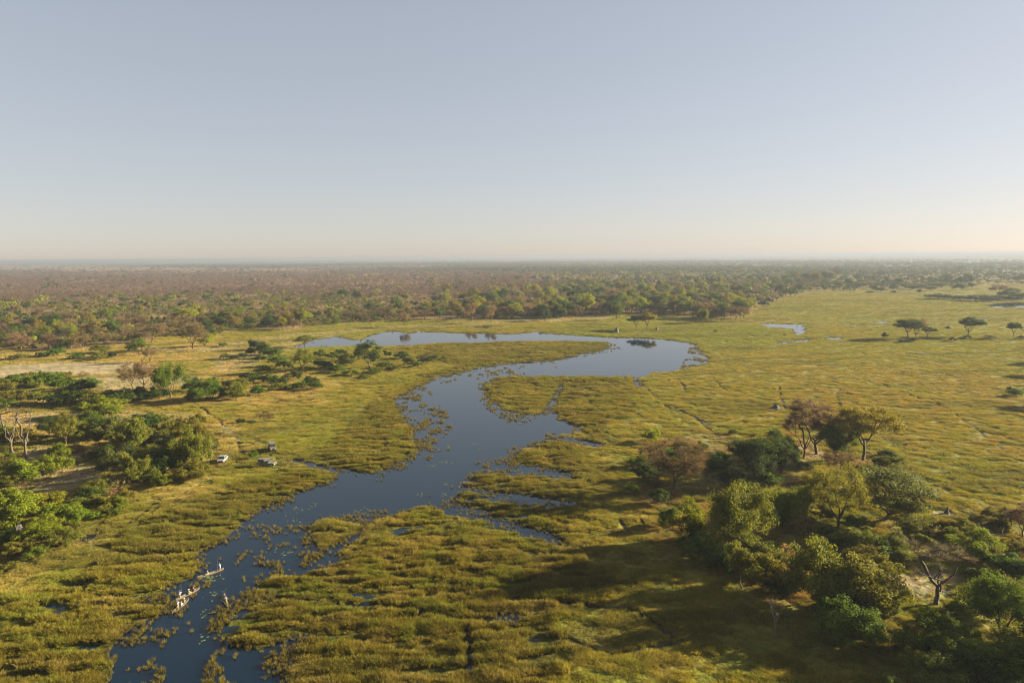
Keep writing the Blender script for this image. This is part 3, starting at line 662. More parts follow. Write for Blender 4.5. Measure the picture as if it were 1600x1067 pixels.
for u, v, p in [(267, 623, 'the lone round-crowned green tree'), (293, 514, 'the glowing lime green tree'), (356, 506, 'the flat-topped tree in the scrub'), (77, 516, 'the darkest broad tree in the scrub'), (578, 575, 'the pale-trunked tree by the pond'),
 (476, 543, 'the flat-topped tree at the pond inlet'), (548, 470, 'the two dark round woodland trees'), (697, 461, 'the pale yellow green woodland tree'), (921, 492, 'the upright lime yellow tree'), (994, 516, 'the dark tree behind the pond'), (1097, 505, 'the bright green tree right of the pond'),
 (1418, 530, 'the island clump on the plain'), (1513, 527, 'the lone flat-crowned tree on the plain'), (20, 713, 'the thicker pale dead tree'), (348, 718, 'the white vehicle'), (302, 740, 'the tall thicket tree by the vehicle'), (1049, 768, 'the thick-trunked leafless tree'), (1180, 752, 'the wide lumpy dark tree'),
 (1156, 872, 'the biggest olive tree in the grove'), (1349, 722, 'the spreading acacia'), (1308, 832, 'the thin-leaved grove tree'), (1382, 815, 'the big grey green tree'), (1462, 947, 'the gnarled tree on sand'), (1272, 948, 'the tall olive thicket tree'), (28, 830, 'the grey termite mound'), (135, 842, 'the small mud pit'),
 (218, 556, 'the green tree at the sand path'), (301, 547, 'the wide leafless tan tree'), (1149, 501, 'the wide brownish edge tree'), (1563, 1010, 'the big corner tree'), (866, 492, 'the dark blue-green woodland tree'), (758, 470, 'the pond-side woodland gap')][:-1]:
    lm(u, v, p)

# shrubs and lesser trees placed from the plan: u v width [height] tint
SH = """
71 559 22 10 green;88 557 24 14 green;120 561 22 9 green;157 552 26 14 olive;175 560 12 10 dark;155 563 22 12 olive;30 562 24 8 olive;348 543 14 7 green;352 562 18 10 olive;366 563 14 9 dark;380 561 16 9 dark;392 556 16 14 dark;
20 602 44 16 green;48 606 42 20 bright;74 604 40 22 green;100 612 38 22 green;128 616 36 20 dark;30 626 40 16 olive;62 632 36 18 olive;90 634 34 16 dark;118 632 40 20 green;150 634 36 18 olive;135 610 32 20 green;8 614 34 18 olive;10 640 30 14 green;100 595 26 12 olive;45 592 22 9 olive;130 590 18 8 tan;
166 632 34 20 dark;188 634 36 26 dark;176 642 40 18 bright;214 626 34 20 dark;238 626 38 18 dark;252 622 30 14 dark;152 652 40 30 bright;168 656 34 24 bright;140 664 32 22 green;
306 612 34 22 dark;318 628 36 30 green;334 624 34 34 green;300 628 20 16 bright;352 622 22 14 olive;368 624 36 28 olive;376 610 30 20 olive;360 606 24 12 dark;390 596 26 14 dark;400 600 24 14 green;
400 548 26 18 dark;412 556 30 20 dark;428 560 30 16 green;434 573 26 16 green;445 578 24 14 dark;408 566 20 12 green;412 586 26 14 green;420 600 26 16 green;436 604 26 14 dark;432 612 26 14 olive;404 618 24 16 green;450 596 20 12 olive;462 594 24 14 dark;470 608 26 12 green;484 604 30 16 dark;496 610 20 16 green;450 610 20 10 olive;
502 560 24 14 green;520 562 22 12 green;532 556 20 10 dark;542 566 24 14 olive;540 574 26 12 green;528 584 30 14 green;548 588 28 10 olive;512 578 20 12 dark;500 576 24 12 dark;556 564 20 10 olive;590 582 20 8 olive;600 576 26 10 green;618 578 24 8 olive;604 560 14 13 dark;628 562 18 12 dark;640 572 22 16 olive;664 568 22 10 dark;678 563 18 9 green;666 559 18 8 brown;652 574 16 8 green;692 563 8 6 dark;563 553 14 8 olive;585 585 24 8 green;570 592 22 6 olive;
308 664 18 16 olive;377 662 15 9 green;415 660 25 17 brown;396 718 14 14 green;430 552 18 6 olive;
6 690 34 26 green;30 692 40 20 olive;60 694 26 14 olive;130 690 36 30 olive;150 680 36 26 dark;160 700 26 30 greyg;186 686 30 34 greyg;118 710 22 14 tan;145 718 28 14 greyg;94 718 28 24 bright;12 722 20 16 green;
232 700 38 32 olive;246 690 30 26 dark;258 700 34 20 greyg;274 690 34 30 olive;290 686 40 34 olive;312 696 36 34 olive;322 710 26 24 greyg;330 700 22 20 olive;236 730 44 34 olive;280 726 44 40 olive;230 756 44 36 olive;300 752 40 26 olive;318 744 22 20 green;190 766 30 26 tan;252 762 28 22 bright;220 676 44 26 dark;246 668 36 20 olive;200 720 36 24 dark;170 718 34 22 dark;215 746 24 18 olive;
38 752 56 32 bright;20 744 44 28 olive;10 760 40 18 olive;86 740 44 26 bright;74 736 26 16 green;100 738 22 18 bright;
20 822 58 50 bright;8 800 44 36 bright;50 800 34 28 lime;78 800 48 28 bright;96 822 52 36 bright;68 846 60 40 bright;100 856 46 30 olive;130 822 34 26 bright;124 800 44 20 olive;30 868 40 20 olive;10 856 40 24 green;60 872 30 16 olive;138 788 40 22 dark;150 778 44 28 olive;164 802 44 28 olive;186 800 24 24 bright;178 808 22 12 green;196 786 30 22 olive;176 776 30 12 tan;16 890 26 10 olive;
1108 738 40 26 dark;1124 730 26 20 green;1090 728 30 20 dark;1078 712 18 14 bright;1096 706 16 13 green;1066 704 22 14 olive;1144 680 14 10 green;1178 684 12 7 olive;1010 752 34 20 dark;1000 732 24 16 green;1040 718 28 16 green;986 772 16 12 bright;1024 762 14 10 yellow;1014 758 22 12 olive;1128 752 22 12 olive;1150 764 34 24 dark;1165 776 30 18 dark;1212 712 30 26 olive;1210 690 28 22 green;1228 716 28 30 green;1204 760 34 18 green;1190 800 40 26 bright;1216 826 34 34 green;1252 836 38 26 tan;1230 800 36 24 green;1200 794 30 22 olive;
1272 792 40 30 bright;1286 812 30 20 olive;1256 736 22 10 greyg;1270 760 24 16 brown;1296 764 26 20 green;1338 742 24 12 dark;1356 744 34 14 olive;1386 716 22 10 dark;1392 736 36 20 olive;1376 732 26 14 green;1408 752 20 8 olive;
1340 836 40 26 green;1336 860 44 30 olive;1360 866 40 30 bright;1380 876 46 24 green;1374 900 52 30 bright;1352 884 40 26 olive;1400 866 34 30 greyg;1410 882 30 20 olive;1318 860 36 22 green;1300 850 32 20 dark;1450 840 30 16 olive;1478 836 28 22 yellow;1490 846 24 16 bright;1440 852 26 14 olive;1452 828 24 14 green;1500 836 24 22 bright;
1546 812 18 18 olive;1580 822 36 20 greyg;1560 826 20 10 dark;1525 876 52 40 bright;1506 864 30 24 olive;1548 886 40 26 olive;1570 900 46 28 green;1590 912 44 30 dark;1540 912 34 20 green;1590 868 30 18 olive;1512 902 20 10 olive;1460 878 18 10 tan;
1094 882 44 36 green;1120 888 50 36 dark;1146 896 40 30 dark;1084 862 40 30 dark;1180 880 50 30 olive;1164 922 56 60 olive;1194 926 46 44 olive;1214 900 40 34 olive;1226 884 34 26 tan;1240 932 44 40 olive;1220 936 34 30 dark;1320 968 50 34 dark;1300 964 40 30 olive;1384 962 38 34 bright;
1325 1004 72 54 green;1300 1002 40 30 olive;1350 1006 44 34 olive;1360 990 34 20 olive;1452 1034 92 70 green;1420 1020 44 40 bright;1480 1046 60 50 dark;1430 1064 50 44 bright;1470 1080 70 46 olive;1510 1020 40 40 bright;1494 968 30 32 bright;1480 984 30 24 green;1530 1052 60 40 bright;1580 1072 80 60 green;1600 1030 50 40 olive;1540 1090 70 44 dark;1500 1000 30 18 dark;1400 1000 26 14 olive;1390 1090 44 30 green;1546 960 44 40 olive;
1587 620 26 12 green;1579 612 12 7 dark;1425 535 16 7 dark;1410 536 14 5 dark;1489 534 14 7 dark;1511 530 14 6 dark;1504 531 9 4 dark;1548 529 16 5 olive;1597 530 12 5 dark;1463 468 28 9 dark;1480 468 22 8 dark;1500 470 26 8 dark;1522 471 30 9 dark;1545 471 34 9 dark;1562 469 26 8 dark;1580 470 24 8 dark;1600 468 30 10 dark;1575 467 30 14 greyg;1500 454 20 12 greyg;
1200 474 16 9 dark;1163 472 19 14 dark;1182 472 19 12 dark;1192 479 16 9 dark;1359 459 10 4 dark;1396 459 9 5 dark;1436 458 7 6 dark;1226 525 5 3 olive;1118 520 5 4 dark;
"""
def parse_sh():
    for e in SH.replace('\n', '').split(';'):
        q = e.split()
        if len(q) < 5: continue
        u, v, w, h = map(float, q[:4]); ti = q[4]
        big = h / w > .62
        if u > 985 and v > 690 and not (1370 < u < 1530 and v > 880): w *= 1.24; h *= 1.18
        elif u < 340 and v > 590: w *= 1.10; h *= 1.08
        k = RNG.integers(0, 5)
        if ti in ('tan', 'brown'): pn = f'scrub{k % 2}'
        elif h / w < .34: pn = f'bush{k}'
        else: pn = f'thicket{k % 3}' if big else f'bush{k}'
        at_px(pn, u, v, h, w * 1.08, ti, name='shrub', cat='shrub', group='shrubs of the floodplain and its thickets')
parse_sh()

TR = '''1204 456 14 14 dark;1212 446 18 16 greyg;1219 458 13 14 dark;1228 444 16 16 green;1235 450 14 14 greyg;1242 440 20 18 olive;1249 457 13 14 dark;1252 446 16 14 purple;1262 442 20 18 greyg;1270 438 18 16 green;1276 444 18 20 olive;1284 440 20 18 greyg;1290 447 14 14 green;1286 452 7 8 dark;1298 440 16 16 olive;1306 434 18 18 brown;1324 447 13 12 dark;1325 453 8 7 dark;1348 449 10 7 dark;1360 444 14 14 brown;1385 446 13 12 dark;1406 446 14 12 dark;1310 452 8 6 dark;1365 453 12 7 dark;1376 456 18 7 dark;1396 453 14 7 dark;1425 453 20 7 dark;1440 452 16 6 dark;1455 455 18 7 dark;1470 450 26 9 green;1482 441 22 14 greyg;1500 446 16 15 dark;1512 445 20 18 greyg;1518 450 14 8 dark;1452 441 11 8 dark;1462 443 10 8 dark;1560 461 26 18 purple;1584 463 22 14 greyg;1480 426 14 9 greyg;1500 424 12 8 dark;1376 432 14 9 dark;1395 430 12 8 dark;1425 436 14 8 greyg;1340 436 12 9 dark;1352 430 14 9 greyg;1590 440 16 9 dark;1555 432 14 7 greyg;1180 452 16 16 green;1166 462 16 14 olive;1150 470 18 15 green;1136 478 16 14 greyg;1190 462 14 12 dark;1130 460 18 18 yellow;1110 470 16 16 olive;1075 470 18 18 green;1050 478 18 18 brown;1020 470 18 20 yellow;990 478 20 20 greyg;963 500 20 26 green;1036 492 22 20 olive;940 486 18 20 olive;1060 490 16 18 brown;900 478 18 20 yellow;862 468 18 20 lime;826 462 16 20 lime;800 456 14 16 yellow;1003 458 16 18 lime;1032 452 14 16 yellow;970 456 18 18 yellow;1090 448 14 16 lime;1122 446 14 16 yellow;635 470 12 12 bright;620 482 20 20 green;742 472 22 24 yellow;770 478 22 24 greyg;782 488 18 16 dark;737 502 18 30 tan;767 505 18 28 tan;632 511 18 26 tan;471 510 20 30 olive;33 548 36 27 tan;128 546 32 28 tan;166 541 34 24 tan;104 523 24 20 tan;194 521 22 28 brown;237 536 40 32 tan;60 530 30 20 olive;148 522 24 18 green;175 498 22 16 green;20 520 26 16 olive'''
for e in TR.split(';'):
    q = e.split(); u, v, w, h = map(float, q[:4]); r = RNG.integers(0, 4); bare = q[4] in ('tan', 'brown', 'purple')
    at_px((f'bare{r % 3}' if r < 2 else f'sparse{r % 2}') if bare else (f'round{r}' if r < 3 else 'oval0'), u, v, h, w, q[4], name='leafless_tree' if bare else 'leafy_tree', cat='tree', group='trees of the woodland edge')

# trees just past the right edge of the frame, whose shadows fall into it
for u, v, h, w, ti in ((1655, 567, 30, 34, 'dark'), (1690, 572, 32, 36, 'olive'), (1660, 586, 34, 40, 'dark'), (1672, 636, 40, 48, 'dark'), (1712, 632, 42, 48, 'olive'), (1690, 1060, 120, 130, 'dark')):
    at_px('umbrella0' if h < 50 else 'round1', u, v, h, w, ti, name='leafy_tree', cat='tree')

# ------------------------------------------------------------------ the woodland behind
def wood_candidates(r0, r1, step, seed):
    rng = np.random.default_rng(seed)
    hw = math.radians(42)
    xs = np.arange(-r1 * math.sin(hw), r1 * math.sin(hw), step); ys = np.arange(r0 * .72, r1, step)
    X, Y = np.meshgrid(xs, ys); X = X.ravel() + (rng.random(X.size) - .5) * step * .95; Y = Y.ravel() + (rng.random(Y.size) - .5) * step * .95
    R = np.hypot(X, Y); A = np.abs(np.arctan2(X, Y))
    k = (R >= r0) & (R < r1) & (A < hw)
    return X[k], Y[k], rng

KINDS = ['shrub', 'dark', 'bright', 'tan', 'purple', 'mid']
def wood_pick(X, Y, rng):
    u, v = proj(X, Y)
    nA = fbm(X / 45, Y / 80, 201); nB = fbm(X / 170, Y / 330, 202); nC = fbm(X / 700, Y / 1500, 203)
    fe = np.interp(u, FRONT[:, 0], FRONT[:, 1]) + (nA - .5) * 7
    ins = v < fe
    pr = np.zeros((6, len(X)))
    leftw = 1 - sstep(800, 960, u + (nB - .5) * 160)
    up = 464 + (nB - .5) * 22 + np.clip((300 - u) * .03, 0, 9)
    a = leftw * sstep(-4, 6, v - up)
    b = leftw * (1 - sstep(-4, 6, v - up)) * sstep(422, 427, v + (nB - .5) * 4 + np.clip((u - 420) * .02, 0, 8))
    c = leftw * (v < 426) * sstep(413, 416, v) * (1 - sstep(380, 620, u))
    T_ = 413.5 + np.clip(.015 * u, 0, 15); d = 1 - sstep(T_ - 2, T_ + 3, v)
    e = (1 - leftw) * (1 - sstep(1170, 1260, u + (nB - .5) * 120)) * (v >= 410)
    f = sstep(1170, 1260, u + (nB - .5) * 120) * (v >= 410)
    gapA = sstep(.38, .54, nA)
    pr[0] += a * (.72 * gapA); pr[2] += a * .045; pr[3] += a * .20; pr[1] += a * .05; pr[5] += a * .10 * gapA
    gapB = sstep(.33, .45, nA * .5 + nB * .5)
    pr[4] += b * .70 * gapB; pr[3] += b * .06 * gapB; pr[1] += b * .012; pr[2] += b * .006 * (u > 500)
    pr[4] += c * .05; pr[1] += c * .03
    dn = 1 - .55 * sstep(700, 1200, u); pr[1] += d * .33 * dn * sstep(.36, .52, nC); pr[4] += d * .22 * dn
    gE = sstep(.28, .48, nA)
    pr[0] += e * .09 * gE; pr[1] += e * .09 * gE; pr[5] += e * .10 * gE; pr[2] += e * .07 * sstep(420, 440, v); pr[3] += e * .08 * gE; pr[4] += e * .06 * gE
    gF = sstep(.36, .48, nB * .7 + nA * .3)
    pr[1] += f * (.17 * gF + .012); pr[5] += f * (.20 * gF + .012); pr[4] += f * .10 * gF; pr[0] += f * .10 * gF; pr[3] += f * .02
    pr *= ins; pr[4] *= 1 - .8 * (1 - leftw) * (v < 440)
    r = rng.random(len(X)); cs = np.cumsum(pr, 0)
    k = (r[None] > cs).sum(0)
    return np.where(k < 6, k, -1), u, v

wood = []
for r0, r1, st, sc, sd in ((300, 760, 7.0, 1.0, 1), (760, 1500, 10.0, 1.05, 2), (1500, 3200, 15.0, 1.15, 3), (3200, 7000, 34.0, 1.6, 4), (7000, 20000, 110.0, 2.2, 5)):
    X, Y, rg = wood_candidates(r0, r1, st, 300 + sd)
    k, u, v = wood_pick(X, Y, rg)
    m = k >= 0
    if OCC and r0 < 900:
        oc = np.array(OCC)
        for ox, oy, orr in oc:
            if oy > 250: m &= np.hypot(X - ox, Y - oy) > orr * .8
    X, Y, k = X[m], Y[m], k[m]
    s = (.75 + .6 * rg.random(len(X))) * sc
    uu, vv = proj(X, Y); s = s * np.where(k > 0, 1 + .4 * sstep(640, 800, uu) * (1 - sstep(1150, 1300, uu)), 1)
    hh = np.choose(k, [3.4, 9.0, 10.0, 8.0, 6.8, 8.0]) * s; ww = np.choose(k, [6.0, 9.0, 8.5, 8.0, 6.5, 8.0]) * s * (1 if sc < 1.5 else 1.6)
    if sc > 1.5: hh = np.minimum(hh, 13)
    wood.append(np.stack([X, Y, k, hh, ww], 1))
wood = np.concatenate(wood)
# the ones that show largest stand as things of their own
wu, wv = proj(wood[:, 0], wood[:, 1])
show = wood[:, 3] * wood[:, 4] / (wood[:, 0] ** 2 + wood[:, 1] ** 2) * ((wu > -5) & (wu < 1605))
fam = np.choose(wood[:, 2].astype(int), [0, 1, 1, 2, 2, 1])
n_have = [sum(1 for o in COL.objects if o.type == 'EMPTY' and o.name.split('.')[0] == n) for n in ('shrub', 'leafy_tree', 'leafless_tree')]
single = np.zeros(len(wood), bool)
for f_, cap in ((0, max(20, 300 - n_have[0])), (1, max(20, 296 - n_have[1])), (2, max(20, 296 - n_have[2]))):
    ii = np.nonzero(fam == f_)[0]; ii = ii[np.argsort(-show[ii])][:cap]; single[ii] = True
WT = [['green', 'olive', 'bright', 'olive'], ['dark', 'dark', 'green'], ['lime', 'yellow', 'bright'], ['tan', 'brown', 'tan'], ['purple', 'purple', 'brown'], ['olive', 'green', 'greyg']]
WP = [['bush0', 'bush1', 'bush2', 'bush3', 'bush4', 'thicket0'], ['round0', 'round1', 'round2', 'round3', 'umbrella1'], ['round1', 'oval0', 'oval1'], ['bare0', 'bare1', 'bare2', 'sparse0', 'sparse1'], ['bare0', 'bare1', 'bare2'], ['round0', 'oval0', 'thicket1', 'thicket2', 'round3']]
WN = ['shrub', 'leafy_tree', 'leafy_tree', 'leafless_tree', 'leafless_tree', 'leafy_tree']
for x, y, k, h, w in wood[single]:
    k = int(k); r = RNG.integers(0, 1000)
    plant(WP[k][r % len(WP[k])], x, y, h, w, WT[k][(r // 7) % len(WT[k])], name=WN[k], cat='shrub' if k == 0 else 'tree', group='shrubs of the woodland front' if k == 0 else 'trees of the woodland')

# ------------------------------------------------------------------ scattering (stuff)
def scatter(name, protos, pts, rotz, scl, tint, idx):
    col = bpy.data.collections.new(name + '_sources')
    for i, me in enumerate(protos):
        o = bpy.data.objects.new(f'{name}_source_{i:02d}', me); col.objects.link(o)
    me = bpy.data.meshes.new(name); me.vertices.add(len(pts)); me.vertices.foreach_set('co', np.asarray(pts, np.float32).ravel())
    for nm, ty, key, arr in (('rotz', 'FLOAT', 'value', rotz), ('idx', 'INT', 'value', idx), ('scl', 'FLOAT_VECTOR', 'vector', scl), ('tint', 'FLOAT_COLOR', 'color', np.concatenate([tint, np.ones((len(pts), 1))], 1))):
        a = me.attributes.new(nm, ty, 'POINT'); a.data.foreach_set(key, np.asarray(arr, np.int32 if ty == 'INT' else np.float32).ravel())
    ob = link(name, me, kind='stuff')
    g = bpy.data.node_groups.new(name, 'GeometryNodeTree')
    g.interface.new_socket('Geometry', in_out='INPUT', socket_type='NodeSocketGeometry'); g.interface.new_socket('Geometry', in_out='OUTPUT', socket_type='NodeSocketGeometry')
    n = g.nodes; gi = n.new('NodeGroupInput'); go = n.new('NodeGroupOutput')
    ip = n.new('GeometryNodeInstanceOnPoints'); ci = n.new('GeometryNodeCollectionInfo'); ci.inputs['Collection'].default_value = col
    ci.inputs['Separate Children'].default_value = True; ci.inputs['Reset Children'].default_value = True
    def attr(nm, ty):
        a = n.new('GeometryNodeInputNamedAttribute'); a.data_type = ty; a.inputs['Name'].default_value = nm; return a.outputs['Attribute']
    cx = n.new('ShaderNodeCombineXYZ')
    L = g.links.new
    L(attr('rotz', 'FLOAT'), cx.inputs['Z']); L(gi.outputs[0], ip.inputs['Points']); L(ci.outputs[0], ip.inputs['Instance'])
    ip.inputs['Pick Instance'].default_value = True
    L(attr('idx', 'INT'), ip.inputs['Instance Index']); L(cx.outputs[0], ip.inputs['Rotation']); L(attr('scl', 'FLOAT_VECTOR'), ip.inputs['Scale']); L(ip.outputs[0], go.inputs[0])
    mod = ob.modifiers.new('scatter', 'NODES'); mod.node_group = g
    return ob

def low_tree(seed, kind, H, Wd, **kw):
    (tv, tf_), parts = plant_mesh(seed, kind, H, Wd, **kw)
    V, fs, sh = join_parts(parts)
    nt_ = len(tv); allf = []; mi = []; shs = []
    for f in fs: allf.append(f + nt_); mi.append(np.zeros(len(f), int))
    V = np.concatenate([tv, V]); allf.append(tf_); mi.append(np.ones(len(tf_), int))
    sh = np.concatenate([sh, np.ones((len(tf_), 4))])
    return np_mesh('far_plant', V, allf, [M_LEAF_I, M_BARK_I], mat_idx=np.concatenate(mi), shade=sh)

LOW = [low_tree(400, 'bush', 4, 6.5, tf=.1, lobes=5, per_lobe=3, leaves=30, leaf=.62, clump=.8, trunk_r=.08), low_tree(401, 'bush', 4, 6.5, tf=.1, lobes=5, per_lobe=3, leaves=30, leaf=.62, clump=.8, trunk_r=.08),
 low_tree(402, 'round', 10, 9, tf=.2, lobes=7, per_lobe=4, leaves=32, leaf=.8, clump=1.15, trunk_r=.22), low_tree(403, 'round', 10, 9, tf=.2, lobes=7, per_lobe=4, leaves=32, leaf=.8, clump=1.15, trunk_r=.22), low_tree(404, 'umbrella', 10, 11, tf=.3, lobes=6, per_lobe=4, leaves=32, leaf=.8, clump=1.1, trunk_r=.22),
 low_tree(405, 'round', 8, 8, tf=.22, lobes=7, per_lobe=3, leaves=0, trunk_r=.2, twigs=26, twig_w=.06), low_tree(406, 'round', 8, 8, tf=.22, lobes=7, per_lobe=3, leaves=0, trunk_r=.2, twigs=26, twig_w=.06)]
LH = np.array([4, 4, 10, 10, 10, 8.5, 8.5]); LW = np.array([6.5, 6.5, 9, 9, 11, 8, 8])
def far_wood(name, sel):
    w = wood[sel]; n = len(w)
    if n == 0: return
    rg = np.random.default_rng(99); k = w[:, 2].astype(int)
    r = rg.integers(0, 6, n)
    idx = np.where(k == 0, r % 2, np.where((k == 3) | (k == 4), 5 + r % 2, 2 + r % 3))
    z = fields(w[:, 0], w[:, 1])['z'] if n < 60000 else np.zeros(n) + .2
    tn = np.array([[TINT[t][r_] for r_ in range(3)] for t in [WT[kk][q % len(WT[kk])] for kk, q in zip(k, r)]]) * (.8 + .4 * rg.random((n, 1)))
    sx = w[:, 4] / LW[idx]; sz = w[:, 3] / LH[idx]
    scatter(name, LOW, np.stack([w[:, 0], w[:, 1], z - .05], 1), rg.random(n) * 6.28, np.stack([sx, sx, sz], 1), tn, idx)
Rw = np.hypot(wood[:, 0], wood[:, 1])
far_wood('woodland', ~single)

# ------------------------------------------------------------------ grass and reeds
def blades(seed, n, H, rad, width, spread, curve):
    rng = np.random.default_rng(seed)
    a = rng.random(n) * 6.28; q = np.sqrt(rng.random(n)) * rad
    b = np.stack([np.cos(a) * q, np.sin(a) * q, np.full(n, -.12)], 1)
    d = np.stack([np.cos(a), np.sin(a), np.zeros(n)], 1) * (q / rad * spread + .1)[:, None] + rng.normal(size=(n, 3)) * .16
    h = H * (.55 + .55 * rng.random(n)) * (1 - .35 * (q / rad) ** 2)
    m = b + d * (h * .45)[:, None]; m[:, 2] = h * .62
    t = b + d * (h * (.9 + curve))[:, None]; t[:, 2] = h * (1 - .35 * curve * rng.random(n))
    s = np.cross(d + [0, 0, 1.0], rng.normal(size=(n, 3))); s /= np.linalg.norm(s, axis=1, keepdims=True); s *= (width * (.6 + .8 * rng.random(n)))[:, None]
    V = np.stack([b - s, b + s, m + s * .8, m - s * .8, t], 1).reshape(-1, 3)
    k = np.arange(n)[:, None] * 5
    ls = .72 + .56 * rng.random(n); w = rng.random(n)
    sh = np.stack([ls * (1 + .25 * w), ls, ls * (1 - .3 * w), np.ones(n)], 1)
    return np_mesh('clump', V, [k + np.array([[0, 1, 2, 3]]), k + np.array([[3, 2, 4]])], [M_GRASS], shade=np.concatenate([sh, sh]))
GR = [blades(500 + i, 60, .62, .52, .030, .75, .5) for i in range(4)] + [blades(510 + i, 70, 1.05, .55, .028, .42, .3) for i in range(4)] + [blades(520 + i, 34, 1.0, .28, .026, .5, .3) for i in range(3)]

def cover():
    P, RZ, S, TN, IX = [], [], [], [], []
    for r0, r1, st, sc, seed in ((74, 205, .52, .80, 1), (205, 335, .86, 1.3, 2), (335, 620, 1.55, 1.9, 3), (620, 1150, 3.0, 3.0, 4), (1150, 2300, 7.0, 6.0, 5)):
        rng = np.random.default_rng(600 + seed); hw = math.radians(39)
        xs = np.arange(-r1 * math.sin(hw), r1 * math.sin(hw), st); ys = np.arange(r0 * .74, r1, st)
        X, Y = np.meshgrid(xs, ys); X = X.ravel() + (rng.random(X.size) - .5) * st; Y = Y.ravel() + (rng.random(Y.size) - .5) * st
        R = np.hypot(X, Y); u, v = proj(X, Y)
        k = (R >= r0) & (R < r1) & (u > -60) & (u < 1660) & (v < 1110)
        X, Y = X[k], Y[k]
        F = fields(X, Y); col = colour(F, X, Y); n = len(X)
        rnd = rng.random(n)
        water = F['sw'] > 0
        dens = np.zeros(n)
        for Q, d in W_SPARSE: dens = np.maximum(dens, d * (sdf(X, Y, Q) > 0))
        sdf_any = .35 + .65 * sstep(0, 1, np.maximum(dens * 8, F['reed']))
        patch = sstep(.52, .66, fbm(X / 4.5, Y / 4.5, 91) )
        inw = water & (rnd < (dens * 1.5 * patch + (.5 * np.exp(-F['sw'] / .8) + .18 * np.exp(-F['sw'] / 3.0) * patch) * sdf_any) * (st / .8 if st > .8 else .8))
        pt = fbm(X / 3.6, Y / 1.5, 97, 4) * .8 + F['n1'] * .2
        edge = np.exp(np.minimum(F['sw'], 0) / 2.2)
        reed = (~water) & (F['reed'] > .5) & (F['z'] > -.5) & (F['streak'] > .385) & (pt > .37 + .12 * sstep(.05, -.15, F['z']) + .16 * edge) & (rnd < .95)
        tuss = fbm(X / 3.4, Y / 2.6, 95, 3)
        grass = (~water) & (F['reed'] <= .5) & (rnd < np.clip(.18 + 1.1 * sstep(.34, .60, tuss), 0, .95) * (1 - F['bare']) * (1 - .75 * F['wood'])) & (F['trail'] < .4)
        reed &= F['trail'] < .4
        keep = inw | reed | grass
        ix = np.where(reed, 4 + rng.integers(0, 4, n), np.where(inw, 8 + rng.integers(0, 3, n), rng.integers(0, 4, n)))
        hs_ = np.where(grass, .32 + .85 * sstep(.36, .70, tuss), np.where(reed, (.55 + .65 * sstep(.36, .64, pt)) * (1 - .6 * edge), .5 + .6 * rng.random(n))) * (.8 + .4 * rng.random(n))
        vz = min(1.1, .95 + .05 * sc)
        sx = sc * (.8 + .4 * rng.random(n)) * np.where(inw, .8 if sc < 2 else .55, 1)
        col = col / (1 - .60 * F['reed'] - .32 * (1 - F['reed']))[:, None]
        c2 = np.where(water[:, None], np.array([[.105, .092, .018]]), col) * (.8 + .4 * rng.random((n, 1)))
        zz = np.where(water, -.05, F['z'])
        P.append(np.stack([X, Y, zz], 1)[keep]); RZ.append((rng.random(n) * 6.28)[keep]); S.append(np.stack([sx, sx, hs_ * vz], 1)[keep]); TN.append(c2[keep]); IX.append(ix[keep])
    P, RZ, S, TN, IX = map(np.concatenate, (P, RZ, S, TN, IX))
    g = IX < 4
    scatter('grass', GR[:4], P[g], RZ[g], S[g], TN[g], IX[g])
    scatter('reeds', GR[4:], P[~g], RZ[~g], S[~g], TN[~g], IX[~g] - 4)
    print('clumps', g.sum(), (~g).sum())
cover()

# ------------------------------------------------------------------ labels for the many plants
ORD = ['', 'second ', 'third ', 'fourth ', 'fifth ', 'sixth ', 'seventh ', 'eighth ', 'ninth ', 'tenth ', 'eleventh ', 'twelfth ', 'thirteenth ', 'fourteenth ', 'fifteenth ', 'sixteenth ', 'seventeenth ', 'eighteenth ', 'nineteenth ', 'twentieth ']
ORD += ['twenty-' + (o.strip() if o.strip() else 'first') + ' ' for o in ORD[:9]] + ['thirtieth '] + ['thirty-' + (o.strip() if o.strip() else 'first') + ' ' for o in ORD[:9]]
def label_plants():
    L = np.array([(a, b) for a, b, _ in LAND]); groups = {}
    lu, lv = proj(L[:, 0], L[:, 1])
    for root, x, y, adj, noun in THINGS:
        u, v = proj(np.array([x]), np.array([y]))
        j = int(np.argmin(np.hypot(lu - u[0], (lv - v[0]) * 2)))
        dx, dy = u[0] - lu[j], (lv[j] - v[0]) * 2.5
        rel = ('right of' if dx > 0 else 'left of') if abs(dx) > abs(dy) else ('behind' if dy > 0 else 'in front of')
        groups.setdefault((adj, noun, rel, j), []).append((math.hypot(dx, dy), root))
    for (adj, noun, rel, j), g in groups.items():
        g.sort(key=lambda q: q[0])
        for i, (_, root) in enumerate(g):
            root['label'] = f"{ORD[min(i, len(ORD) - 1)]}closest {adj} {noun} {rel} {LAND[j][2]}"
label_plants()

# ------------------------------------------------------------------ made things
def bm_box(bm, x0, x1, y0, y1, z0, z1):
    vs_ = [bm.verts.new(p) for p in ((x0, y0, z0), (x1, y0, z0), (x1, y1, z0), (x0, y1, z0), (x0, y0, z1), (x1, y0, z1), (x1, y1, z1), (x0, y1, z1))]
    for f in ((0, 3, 2, 1), (4, 5, 6, 7), (0, 1, 5, 4), (1, 2, 6, 5), (2, 3, 7, 6), (3, 0, 4, 7)): bm.faces.new([vs_[i] for i in f])

def bm_prism(bm, prof, y0, y1, inset=0.0):
    a = [bm.verts.new((x, y0 + inset * (z > 1.25), z)) for x, z in prof]; b = [bm.verts.new((x, y1 - inset * (z > 1.25), z)) for x, z in prof]
    n = len(prof); bm.faces.new(a); bm.faces.new(b[::-1])
    for i in range(n): bm.faces.new((a[i], b[i], b[(i + 1) % n], a[(i + 1) % n]))

